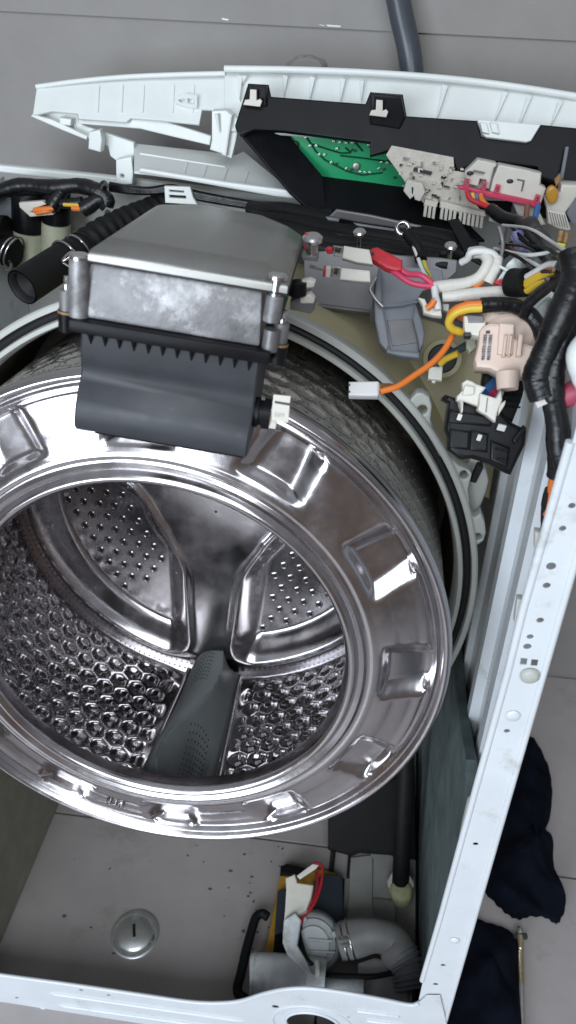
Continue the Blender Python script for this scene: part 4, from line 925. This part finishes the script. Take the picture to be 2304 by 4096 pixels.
for (pts, m_) in (([(2002, 1480, .165), (1985, 1520, .16), (1962, 1545, .152), (1938, 1568, .145)], 'blue'), ([(2012, 1485, .165), (2000, 1525, .16), (1980, 1560, .152), (1962, 1582, .145)], 'pink_red'), ([(2020, 1500, .163), (2005, 1545, .157), (1988, 1590, .148)], 'white_wire')):
    wire('lead', m_, pp, pts, .0036, 10)
# black strut behind, door lock
lk = thing('door_lock_unit', 'black plastic door lock block with white plugs dangling beside the tub', 'door lock', at(1960, 1890, y=.13))
kn = PT(1950, 1720, .125, (0, -.85, .5))
plate('lock_body', 'black_plastic', lk, [(1790, 1668), (1798, 1610), (1772, 1595), (1782, 1578), (1850, 1600), (1985, 1625), (2050, 1690), (2110, 1720), (2102, 1780), (2075, 1835), (2045, 1900), (1960, 1855), (1890, 1835), (1850, 1838), (1798, 1800), (1800, 1750), (1786, 1718)], kn, .030, bevel=.003)
for q in ([(1800, 1715), (1880, 1725), (1875, 1800), (1800, 1790)], [(1885, 1720), (1955, 1735), (1950, 1810), (1880, 1800)], [(1965, 1760), (2040, 1790), (2030, 1870), (1962, 1840)], [(1800, 1640), (1970, 1665), (1965, 1705), (1795, 1690)]):
    plate('lock_step', 'black_plastic', lk, q, (kn[0]+kn[1]*.004, kn[1]), .006, bevel=.0015)
for q in ([(2050, 1760), (2095, 1700), (2108, 1712), (2062, 1775)], [(1985, 1790), (2040, 1800), (2040, 1808), (1985, 1798)], [(1990, 1830), (2035, 1845), (2035, 1852), (1990, 1838)]): plate('lock_rib', 'black_plastic', lk, q, (kn[0]+kn[1]*.008, kn[1]), .006, bevel=.001)
for (u, v, m_) in ((2006, 1710, 'white_wire'), (1917, 1750, 'white_wire'), (1838, 1668, 'white_wire')):
    MB().box(at(u, v, pl=(kn[0]+kn[1]*.0075, kn[1])), (.0032 if u < 2000 else .006, .002, .005), Matrix.Rotation(.2, 3, 'Y')).build('bare_contact', m_, lk, smooth=0, bevel=.0006)
plate('lock_strut', 'black_plastic', lk, [(1935, 1480), (2110, 1500), (2090, 1590), (2050, 1690), (1960, 1650), (1925, 1560)], (kn[0]-kn[1]*.020, kn[1]), .012, bevel=.002)
for k in range(5): plate('strut_rib', 'black_plastic', lk, [(2015, 1530+k*22), (2085, 1538+k*22), (2082, 1545+k*22), (2012, 1537+k*22)], (kn[0]-kn[1]*.017, kn[1]), .004, bevel=.0008)
wn = (kn[0]+kn[1]*.012, kn[1])
w1 = thing('white_lock_plug', 'white plug with a locking tongue seated at the left top of the black lock', 'connector', at(1860, 1640, pl=wn))
plate('housing', 'ivory', w1, [(1850, 1530), (1868, 1518), (1890, 1525), (1905, 1535), (1945, 1550), (1918, 1585), (1912, 1625), (1855, 1605), (1852, 1650), (1845, 1655), (1843, 1605), (1828, 1605), (1828, 1585), (1852, 1560)], wn, .012, bevel=.0012)
plate('plug_step', 'ivory', w1, [(1860, 1540), (1898, 1548), (1895, 1580), (1850, 1580)], (wn[0]+wn[1]*.003, wn[1]), .004, bevel=.0008)
w2 = thing('white_three_way_plug', 'white plug taking the blue, red and white leads above the black lock', 'connector', at(1965, 1690, pl=wn))
plate('housing', 'ivory', w2, [(1920, 1572), (1945, 1580), (1985, 1592), (2005, 1560), (2010, 1600), (1990, 1650), (1982, 1690), (1970, 1680), (1945, 1660), (1925, 1650), (1912, 1640), (1918, 1610)], (wn[0]+wn[1]*.005, wn[1]), .014, bevel=.0012)
plate('plug_groove', 'grey_bracket', w2, [(1948, 1590), (1953, 1590), (1946, 1650), (1941, 1650)], (wn[0]+wn[1]*.0054, wn[1]), .001)
plate('plug_latch', 'ivory', w2, [(1995, 1620), (2024, 1600), (2020, 1620), (1992, 1665)], (wn[0]+wn[1]*.003, wn[1]), .006, bevel=.0008)

# main black harness on the right
mh = thing('main_wiring_harness', 'thick black taped main harness on the right, hanging over the side panel', 'harness', at(2230, 1900, y=.08))
wire('taped_trunk', 'black_tape', mh, [(2290, 1010, .13), (2300, 1100, .12), (2270, 1200, .11), (2215, 1330, .10), (2175, 1430, .095), (2150, 1510, .09), (2175, 1590, .085)], .0095, 16)
wire('taped_trunk', 'black_tape', mh, [(2330, 1090, .125), (2290, 1230, .11), (2245, 1380, .10), (2210, 1480, .092), (2210, 1580, .085), (2230, 1700, .08), (2238, 1800, .075), (2270, 1880, .07), (2330, 1960, .06)], .0080, 16)
wire('taped_branch', 'black_tape', mh, [(2200, 1540, .086), (2222, 1640, .082), (2232, 1760, .08), (2230, 1830, .08), (2228, 1880, .08), (2222, 1905, .08)], .0065, 14)
wire('orange_lead', 'orange', mh, [(2222, 1890, .080), (2212, 1930, .08), (2208, 1975, .08), (2190, 2060, .08)], .0034)
wire('red_lead', 'red', mh, [(2230, 1890, .078), (2232, 1925, .078), (2218, 1980, .078), (2208, 2040, .08)], .0034)
wire('black_sleeve', 'black_tape', mh, [(2212, 1960, .083), (2202, 2010, .083), (2196, 2070, .083), (2192, 2130, .083)], .0060, 12)
plate('torn_tape', 'white_tape', mh, [(2105, 1520), (2130, 1525), (2150, 1550), (2180, 1570), (2200, 1610), (2150, 1632), (2135, 1590), (2112, 1565)], PT(2150, 1570, .082, (0, -.8, .6)), .0006)
wire('taped_branch', 'black_tape', mh, [(2290, 1060, .13), (2240, 1110, .14), (2200, 1140, .15), (2150, 1180, .16), (2110, 1220, .165), (2095, 1260, .17)], .0042, 12)
wire('taped_trunk', 'black_tape', mh, [(2120, 900, .30), (2160, 960, .26), (2200, 1020, .22), (2240, 1060, .17), (2280, 1090, .14)], .0075, 14)
for (dy, m_, r) in ((0, 'white_wire', .0028), (12, 'orange', .0026), (22, 'yellow', .0032), (34, 'yellow', .0034), (46, 'pump_dark', .003), (58, 'yellow', .0032)):
    wire('lead', m_, mh, [(2110, 1108+dy*.9, .185), (2150, 1085+dy*.85, .175), (2190, 1062+dy, .165), (2225, 1060+dy, .155)], r, 8)
wire('corrugated_sleeve', 'black_rubber', mh, [(2045, 1130, .20), (2075, 1132, .195), (2112, 1128, .188)], .0105, 16)
rw_ = thing('red_taped_end', 'red taped wire end beside the black corrugated sleeve', 'tape', at(2010, 1160, y=.205))
plate('tape_fold', 'red', rw_, [(1975, 1130), (1990, 1112), (2030, 1125), (2046, 1150), (2045, 1158), (1985, 1162), (1978, 1150), (1998, 1140)], PT(2010, 1140, .205), .004, bevel=.0008)
pk = thing('pink_tape_flag', 'flat dark pink tape flag below the purple clip', 'tape', at(2050, 1110, y=.24))
plate('tape', 'pink_tape', pk, [(2068, 1012), (2122, 1022), (2115, 1050), (2082, 1115), (2015, 1105), (2040, 1065)], PT(2060, 1060, .245, (.2, -.8, .5)), .0015)
plate('grey_flap', 'galv', pk, [(2122, 1030), (2195, 1048), (2190, 1085), (2130, 1110), (2085, 1112)], PT(2130, 1070, .25, (0, -.8, .6)), .002)
pu = thing('purple_clip', 'small lilac plastic clip between the brown and blue leads', 'clip', at(2095, 1000, y=.30))
plate('clip_body', 'purple', pu, [(2055, 925), (2075, 916), (2097, 935), (2092, 950), (2112, 958), (2128, 985), (2118, 1008), (2085, 1002), (2078, 972), (2062, 950)], PT(2090, 960, .30, (.2, -.8, .5)), .008, [circ((2078, 938), .002, PT(2090, 960, .30, (.2, -.8, .5)), 10)], bevel=.002)
plate('clip_ear', 'purple', pu, [(2125, 910), (2150, 905), (2158, 930), (2135, 940)], PT(2140, 920, .31, (.2, -.8, .5)), .006, bevel=.002)
yl = thing('yellow_plug', 'acid yellow plug with two brown pins near the right edge', 'connector', at(2235, 1020, y=.22))
plate('housing', 'acid_yellow', yl, [(2228, 965), (2268, 972), (2255, 1000), (2240, 1022), (2222, 1015), (2216, 995)], PT(2240, 990, .22), .008, bevel=.002)
for (u, v) in ((2240, 940), (2262, 945)): MB().tube(W((u-4, v+30, .225), (u+6, v-14, .23)), .0020, 8).build('pin', 'copper_rust', yl, smooth=60)
pw = thing('mains_lead_pair', 'brown and blue mains leads dropping from the red strip', 'leads', at(2130, 990, y=.40))
wire('brown_lead', 'brown', pw, [(2110, 818, .442), (2104, 870, .43), (2100, 905, .42), (2115, 945, .405), (2135, 975, .39)], .0028, 10)
wire('blue_lead', 'blue', pw, [(2152, 825, .442), (2140, 870, .43), (2128, 915, .42), (2132, 955, .405), (2152, 1000, .38)], .0031, 10)
sl_ = thing('signal_leads', 'red, orange, yellow and blue signal leads curving from the board', 'leads', at(1930, 840, y=.43))
for (m_, pts) in (('red', [(1868, 765, .44), (1880, 795, .435), (1920, 815, .43), (1985, 838, .42)]), ('orange', [(1922, 778, .44), (1928, 800, .435), (1950, 822, .43), (1985, 832, .42)]), ('yellow', [(1888, 772, .442), (1895, 800, .44)]), ('blue', [(1905, 775, .442), (1912, 800, .44), (1925, 815, .436)])):
    wire('lead', m_, sl_, pts, .0025, 8)
wire('black_lead', 'black_tape', sl_, [(1960, 835, .425), (2010, 870, .41), (2080, 890, .39), (2130, 940, .36)], .006, 10)
plate('crimp_plug', 'galv', sl_, [(1960, 865), (2000, 880), (1998, 898), (1956, 885)], PY(.42), .006, bevel=.001)
plate('crimp_plug', 'galv', sl_, [(2008, 886), (2040, 896), (2036, 912), (2006, 900)], PY(.42), .006, bevel=.001)
bb = thing('black_strap', 'flat black plastic strap hanging below the white plug row', 'strap', at(1830, 1010, y=.36))
plate('strap', 'black_plastic', bb, [(1790, 880), (1835, 870), (1890, 960), (1960, 1010), (2050, 960), (2060, 1000), (1960, 1080), (1870, 1030)], PT(1850, 950, .37, (0, -.8, .6)), .004, bevel=.001)
rl = thing('crumpled_plastic_sheet', 'crumpled pale plastic sheet tucked behind the black harness', 'plastic sheet', at(2170, 1250, y=.20))
mb = MB(); r4 = random.Random(5); cen = at(2180, 1205, y=.22)
mb.grid(lambda a, b: cen+V(((b-.5)*.075+.004*sin(14*a+3*b), .010*sin(9*b+5*a)+.006*sin(21*a), (a-.5)*.06+.004*sin(17*b))), 24, 24); mb.build('sheet', 'grey_plastic' if False else 'panel_white', rl, smooth=60)
wb = thing('white_plastic_edge', 'rounded white plastic edge at the right border beside the thick harness', 'plastic part', at(2300, 1560, y=.03))
MB().tube(smoothpts(W((2362, 1340, .09), (2340, 1390, .085), (2326, 1440, .08), (2322, 1500, .078), (2340, 1540, .078)), 6), [.006+.004*sin(pi*min(1, k/18)) for k in range(25)], 16).build('rounded_edge', 'panel_white', wb, smooth=60)
MB().tube(smoothpts(W((2250, 1590, .09), (2285, 1575, .09), (2340, 1545, .09)), 5), .008, 10).build('red_strip', 'pink_tape', wb, smooth=60)

tl = thing('loose_thin_leads', 'thin black, grey and white leads tangled around the main harness', 'leads', at(2150, 1100, y=.2))
r9 = random.Random(14)
for k in range(11):
    u0, v0 = r9.uniform(1900, 2120), r9.uniform(880, 1080); y0_ = .36-.0009*(v0-880)
    u1, v1 = r9.uniform(2180, 2310), r9.uniform(1000, 1180)
    wire('lead', r9.choice(('black_tape', 'black_rubber', 'white_wire', 'grey_plastic', 'black_tape', 'blue', 'brown')), tl, [(u0, v0, y0_), (u0*.6+u1*.4, v0*.65+v1*.35+r9.uniform(-35, 45), y0_*.6+.06), (u0*.25+u1*.75, v0*.2+v1*.8+r9.uniform(-30, 40), .19), (u1, v1, .14)], r9.uniform(.0010, .0017), 6)
# ================================================================== FLOOR LEVEL
dr = thing('floor_drain_cover', 'round shiny steel floor drain cover with a slot, on the tiles', 'drain cover', (-.1025, .101, 0))
c = V((-.1025, .101, .0005)); F = (c, V((1,0,0)), V((0,1,0)), V((0,0,1)))
MB().lathe([(.0330, 0), (.0328, .0025), (.0315, .0035), (.0285, .0035), (.0278, .0022)], F, 60).build('rim', 'chrome', dr, smooth=40)
MB().lathe([(.0276, .0022), (.0266, .0046), (.0245, .0066), (.0205, .0086), (.013, .0106), (.006, .0114), (.0001, .0116)], F, 60).build('cap', 'chrome', dr, smooth=60)
MB().box(c+V((0, .0005, .0106)), (.0042, .0175, .0024), Matrix.Rotation(.32, 3, 'Z')).build('slot', 'hole_dark', dr, smooth=0, bevel=.0006)
for k in range(6):
    t = rng.uniform(0, 6.28)
bits = MB(); r5 = random.Random(11)
for k in range(46):
    u = r5.choice((r5.gauss(1090, 70), r5.gauss(980, 90), r5.uniform(250, 1250))); v = r5.uniform(3380, 3880)
    p = at(u, v, z=.0008)
    if p.x < -.27 or p.x > .2: continue
    w_ = r5.uniform(.0008, .0022); bits.ball(p, w_, 7, 4, (r5.uniform(.6, 1.8), r5.uniform(.5, 1.2), .35))
o = bits.build('floor_grit', 'grout', None, smooth=60); props(o, 'scattered dark specks of dirt on the tiles', 'dirt', kind='stuff')

# pump
def fz(u, v, z): return at(u, v, z=z)
pm = thing('drain_pump', 'grey drain pump with filter housing, beige plug and red leads on the floor', 'pump', fz(1250, 3800, 0))
plate('base_board', 'ochre', pm, [(1120, 3500), (1250, 3470), (1345, 3490), (1330, 3560), (1290, 3700), (1200, 3960), (1010, 3995), (1040, 3890), (1070, 3760)], (V((0, 0, .018)), V((0, 0, 1))), .016, bevel=.002)
plate('mount_edge', 'black_rubber', pm, [(1122, 3462), (1150, 3452), (1220, 3470), (1215, 3500), (1120, 3495)], (V((0, 0, .024)), V((0, 0, 1))), .020, bevel=.002)
plate('motor_block', 'pump_dark', pm, [(1110, 3560), (1150, 3550), (1150, 3720), (1098, 3735)], (V((0, 0, .032)), V((0, 0, 1))), .020, bevel=.002)
plate('motor_block', 'black_plastic', pm, [(1100, 3735), (1150, 3720), (1170, 3820), (1090, 3830)], (V((0, 0, .028)), V((0, 0, 1))), .020, bevel=.002)
plate('motor_block', 'pump_dark', pm, [(1255, 3520), (1300, 3490), (1370, 3500), (1375, 3680), (1260, 3690), (1235, 3640)], (V((0, 0, .030)), V((0, 0, 1))), .028, bevel=.003)
plate('motor_block', 'black_plastic', pm, [(1300, 3500), (1380, 3510), (1372, 3705), (1310, 3690)], (V((0, 0, .022)), V((0, 0, 1))), .02, bevel=.003)
A = fz(1252, 3775, .052)
MB().lathe([(.036, -.05), (.036, -.012), (.033, -.006), (.030, -.004), (.029, .001), (.022, .003), (.021, .007), (.010, .008), (.0001, .008)], (A, V((1, 0, 0)), V((0, .85, .53)), V((0, -.53, .85))), 40).build('impeller_housing', 'pump_grey', pm, smooth=35)
for k in range(4):
    q = A+V((.030*cos(k*1.57+.5), .85*.030*sin(k*1.57+.5), .53*.03*sin(k*1.57+.5)))+V((0, -.53, .85))*.002
    screw('housing_boss', 'pump_grey', pm, q, (0, -.53, .85), .0042, .004)
plate('housing_rib', 'pump_grey', pm, [(1232, 3752), (1330, 3760), (1328, 3772), (1232, 3765)], (A+V((0, -.53, .85))*.011, V((0, -.53, .85))), .006, bevel=.001)
plate('housing_rib', 'pump_grey', pm, [(1240, 3800), (1340, 3806), (1338, 3816), (1242, 3812)], (A+V((0, -.53, .85))*.011, V((0, -.53, .85))), .006, bevel=.001)
MB().tube([fz(1000, 3900, .045), fz(1012, 3900, .045), fz(1180, 3908, .048), fz(1300, 3925, .048)], [.0235, .0260, .0255, .0250], 30).build('filter_housing', 'pump_grey', pm, smooth=40)
for t_, rr_2 in ((.04, .0272), (.30, .0268), (.34, .0268), (.72, .0272)):
    a0, a1 = fz(1000, 3900, .045), fz(1300, 3925, .048); q0 = a0.lerp(a1, t_); q1_ = a0.lerp(a1, t_+.025); MB().tube([q0, q1_], rr_2, 30).build('moulded_ring', 'pump_grey', pm, smooth=40)
MB().tube([fz(1225, 3960, .03), fz(1450, 3985, .03)], .022, 20).build('outlet_socket', 'pump_grey', pm, smooth=40)
plate('plug', 'ivory', pm, [(1142, 3512), (1180, 3495), (1190, 3530), (1255, 3540), (1245, 3590), (1225, 3640), (1180, 3665), (1140, 3720), (1130, 3740), (1140, 3640), (1145, 3560)], (V((0, 0, .062)), V((0, -.2, .98))), .022, bevel=.002)
plate('plug_arm', 'pump_grey', pm, [(1135, 3680), (1180, 3650), (1205, 3680), (1190, 3780), (1230, 3850), (1255, 3900), (1235, 3905), (1150, 3820), (1130, 3770)], (V((0, 0, .060)), V((0, -.3, .95))), .014, bevel=.002)
plate('plug_tab', 'ivory', pm, [(1188, 3502), (1250, 3455), (1275, 3460), (1262, 3475), (1200, 3515)], (V((0, 0, .068)), V((0, -.2, .98))), .004, bevel=.001)
def wz(name, m_, parent, pts, r, seg=8): return MB().tube(smoothpts([fz(*p) for p in pts], 6), r, seg).build(name, m_, parent, smooth=60)
wz('red_lead', 'red', pm, [(1240, 3470, .070), (1262, 3452, .075), (1285, 3462, .078), (1290, 3500, .078), (1275, 3570, .076), (1250, 3625, .074), (1218, 3660, .072), (1205, 3695, .070), (1198, 3712, .07)], .0019)
wz('red_lead', 'red', pm, [(1250, 3472, .068), (1268, 3475, .072), (1270, 3520, .073), (1262, 3580, .073), (1235, 3630, .072), (1208, 3670, .071), (1202, 3705, .07)], .0018)
wz('dark_lead', 'brown', pm, [(1235, 3480, .066), (1262, 3490, .07), (1262, 3560, .07), (1240, 3620, .07)], .0016)
wz('black_sleeve', 'black_tape', pm, [(1198, 3705, .071), (1192, 3730, .071), (1205, 3790, .072), (1225, 3840, .072), (1250, 3868, .068)], .0045, 12)
wz('cable_tie', 'ivory', pm, [(1268, 3845, .075), (1272, 3870, .075), (1272, 3905, .070)], .0036)
wz('black_lead', 'black_rubber', pm, [(1280, 3895, .06), (1340, 3902, .055), (1430, 3905, .05), (1500, 3905, .05), (1580, 3890, .05), (1690, 3880, .05)], .0032, 10)
# right-hand hose
hpth = smoothpts([fz(1355, 3770, .05), fz(1420, 3752, .055), (fz(1500, 3742, .06)), fz(1570, 3765, .055), fz(1600, 3820, .05), fz(1620, 3870, .045)], 8)
ph = thing('pump_hose', 'thick grey brown rubber elbow hose leaving the pump to the right', 'hose', fz(1480, 3780, 0))
MB().tube(hpth, [.022+.002*sin(k*.25) for k in range(len(hpth))], 28).build('elbow', 'hose_grey', ph, smooth=60)
e1 = (hpth[2]-hpth[0]).normalized(); q1 = e1.orthogonal().normalized(); q2 = e1.cross(q1)
for kk, (idx, r_) in enumerate(((3, .0235), (6, .0240))):
    MB().tube([hpth[idx]+(q1*cos(t)+q2*sin(t))*r_ for t in [2*pi*k/36 for k in range(36)]], .0012, 6, closed=True).build('hose_clamp', 'steel', ph, smooth=60)
MB().box(fz(1375, 3762, .080), (.014, .005, .004), Matrix.Rotation(.3, 3, 'Z')).build('clamp_ear', 'chrome', ph, bevel=.0008)
MB().box(fz(1382, 3782, .080), (.010, .004, .004), Matrix.Rotation(.3, 3, 'Z')).build('clamp_ear', 'chrome', ph, bevel=.0008)
mb = MB(); pth = smoothpts([fz(1600, 3815, .05), fz(1625, 3860, .048), fz(1640, 3910, .045), fz(1650, 3960, .04)], 16); 
mb.tube(pth, [.022+.0025*cos(k*1.1) for k in range(len(pth))], 24).build('corrugated_end', 'grey_plastic', ph, smooth=60)
pc2 = thing('sump_cover', 'dull grey plastic cover between the pump and side panel', 'cover', fz(1500, 3950, 0))
plate('cover', 'hose_grey', pc2, [(1430, 3850), (1500, 3828), (1600, 3850), (1640, 3920), (1640, 4060), (1430, 4060)], (V((0, 0, .030)), V((0, -.2, 1)).normalized()), .02, bevel=.004)
plate('cover_post', 'pump_grey', pc2, [(1610, 3905), (1650, 3905), (1650, 4020), (1612, 4020)], (V((0, 0, .036)), V((0, 0, 1))), .03, bevel=.003)
# rubber edge frame left of the pump
rf = thing('black_rubber_strip', 'bent black rubber strip frame standing left of the pump', 'strip', fz(1000, 3850, 0))
wz('strip', 'black_rubber', rf, [(1072, 3668, .028), (1050, 3655, .028), (1025, 3668, .028), (1010, 3710, .028), (985, 3800, .028), (965, 3890, .028), (950, 3950, .028), (958, 3980, .028), (985, 3998, .026)], .0062, 12)
# damper and foot behind
dp = thing('suspension_damper', 'dark suspension damper strut behind the drum with a pale green foot plug', 'damper', fz(1600, 3540, 0))
MB().tube([fz(1602, 3528, .036), V((.245, .28, .20)), V((.235, .36, .40))], [.012, .011, .009], 18).build('damper_tube', 'black_rubber', dp, smooth=50)
MB().tube([fz(1603, 3560, .020), fz(1602, 3530, .034), fz(1602, 3528, .036)], [.0175, .0185, .016], 24).build('foot_collar', 'ivory', dp, smooth=40)
MB().tube([fz(1606, 3590, .014), fz(1604, 3560, .036), fz(1604, 3556, .040)], [.0150, .0155, .012], 20).build('foot_plug', 'foot_yellow', dp, smooth=60)
plate('foot_plate', 'galv', dp, [(1490, 3600), (1495, 3440), (1480, 3410), (1570, 3405), (1590, 3560), (1580, 3700), (1380, 3705), (1395, 3600), (1400, 3430), (1490, 3420)], (V((0, 0, .006)), V((0, 0, 1))), .005, bevel=.001)
plate('foot_pad', 'hose_grey', dp, [(1490, 3590), (1580, 3600), (1584, 3700), (1500, 3690)], (V((0, 0, .013)), V((0, 0, 1))), .006, bevel=.002)
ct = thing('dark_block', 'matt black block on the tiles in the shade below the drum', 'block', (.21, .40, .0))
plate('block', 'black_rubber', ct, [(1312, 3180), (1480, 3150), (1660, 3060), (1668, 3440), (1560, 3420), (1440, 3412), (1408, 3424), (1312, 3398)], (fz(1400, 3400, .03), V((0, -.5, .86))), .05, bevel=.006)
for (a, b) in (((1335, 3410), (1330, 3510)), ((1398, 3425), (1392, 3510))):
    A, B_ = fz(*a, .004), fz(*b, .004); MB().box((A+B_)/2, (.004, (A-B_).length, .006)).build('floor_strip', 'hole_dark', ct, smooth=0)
# base rails of the cabinet along the floor
MB().box((.288, .275, .006), (.022, .55, .012)).build('base_rail', 'black_plastic', cab, smooth=0, bevel=.001)
MB().box((-.290, .275, .006), (.016, .55, .012)).build('base_rail', 'felt_olive', cab, smooth=0, bevel=.001)

# ================================================================== OUTSIDE RIGHT: cloth and rod
def cloth(name, label, outline, hgt, seed):
    """crumpled cloth heap: outline on the floor, domed and folded, a closed solid"""
    r = random.Random(seed); P = [fz(u, v, .0) for u, v in outline]
    P = smoothpts(P+[P[0]], 5)[:-1]; n_ = len(P); cen = sum(P, V((0,0,0)))/n_
    mb = MB(); K = 14; vs_ = []
    for j in range(K+1):
        t = j/K
        for i, p in enumerate(P):
            q = cen.lerp(p, sin(t*pi/2)**.9)
            h = hgt*(1-t**3.2)*(.62+.38*sin(q.x*70+seed+2*sin(q.y*30))*sin(q.y*45+1.3*seed)) + .009*abs(sin(q.x*95+q.y*60+seed))*(1-t)
            wob = 1+.012*sin(i*1.9+seed)*t
            q = cen+(q-cen)*wob
            vs_.append(V((q.x, q.y, max(.001, h if j < K else .001))))
    fs_ = [(j*n_+i, j*n_+(i+1) % n_, (j+1)*n_+(i+1) % n_, (j+1)*n_+i) for j in range(K) for i in range(n_)]
    mb.add(vs_, fs_); o = mb.build(name, 'cloth', None, smooth=60); return props(o, label, 'cloth', 'dark cloth heaps on the floor')
cloth('cloth_heap', 'larger crumpled navy black cloth on the tiles beside the flange, ragged lower edge', [(2060, 2930), (2110, 2945), (2160, 3010), (2198, 3090), (2206, 3170), (2200, 3270), (2182, 3325), (2208, 3365), (2214, 3460), (2230, 3520), (2250, 3590), (2258, 3640), (2236, 3690), (2215, 3694), (2180, 3672), (2120, 3668), (2075, 3680), (2030, 3660), (1985, 3620), (1930, 3565), (1880, 3540), (1900, 3200)], .035, 1)
cloth('cloth_heap', 'smaller navy black cloth beside the brass rod, at the bottom edge', [(1850, 3680), (1910, 3688), (1985, 3705), (2030, 3725), (2058, 3760), (2068, 3850), (2072, 4000), (2070, 4200), (1800, 4250), (1790, 3900)], .030, 4)
rd = thing('metal_rod', 'thin pale brass and steel rod with a threaded head on the tiles', 'rod', fz(2085, 3900, 0))
A, B_ = fz(2078, 3708, .012), fz(2090, 4250, .008)
dvec = (B_-A); L_ = dvec.length; dvec.normalize()
MB().tube([A+dvec*.012, A+dvec*.03, A+dvec*.031, A+dvec*.075], [.0052, .0052, .0046, .0046], 16).build('threaded_shank', 'brass', rd, smooth=30)
mb = MB()
for k in range(14): c = A+dvec*(.034+k*.003); mb.tube([c-dvec*.0007, c, c+dvec*.0007], [.0046, .0054, .0046], 14, caps=False)
mb.build('thread', 'brass', rd, smooth=60)
MB().tube([A+dvec*.075, B_], [.0046, .0046], 16).build('shaft', 'screw_metal', rd, smooth=40)
MB().tube([A, A+dvec*.003, A+dvec*.008, A+dvec*.012], [.002, .0045, .0045, .0030], 16).build('tip', 'screw_metal', rd, smooth=40)
MB().box(A+dvec*.013, (.020, .006, .008), Matrix.Rotation(.2, 3, 'Z')).build('cross_piece', 'dark_component', rd, bevel=.001)
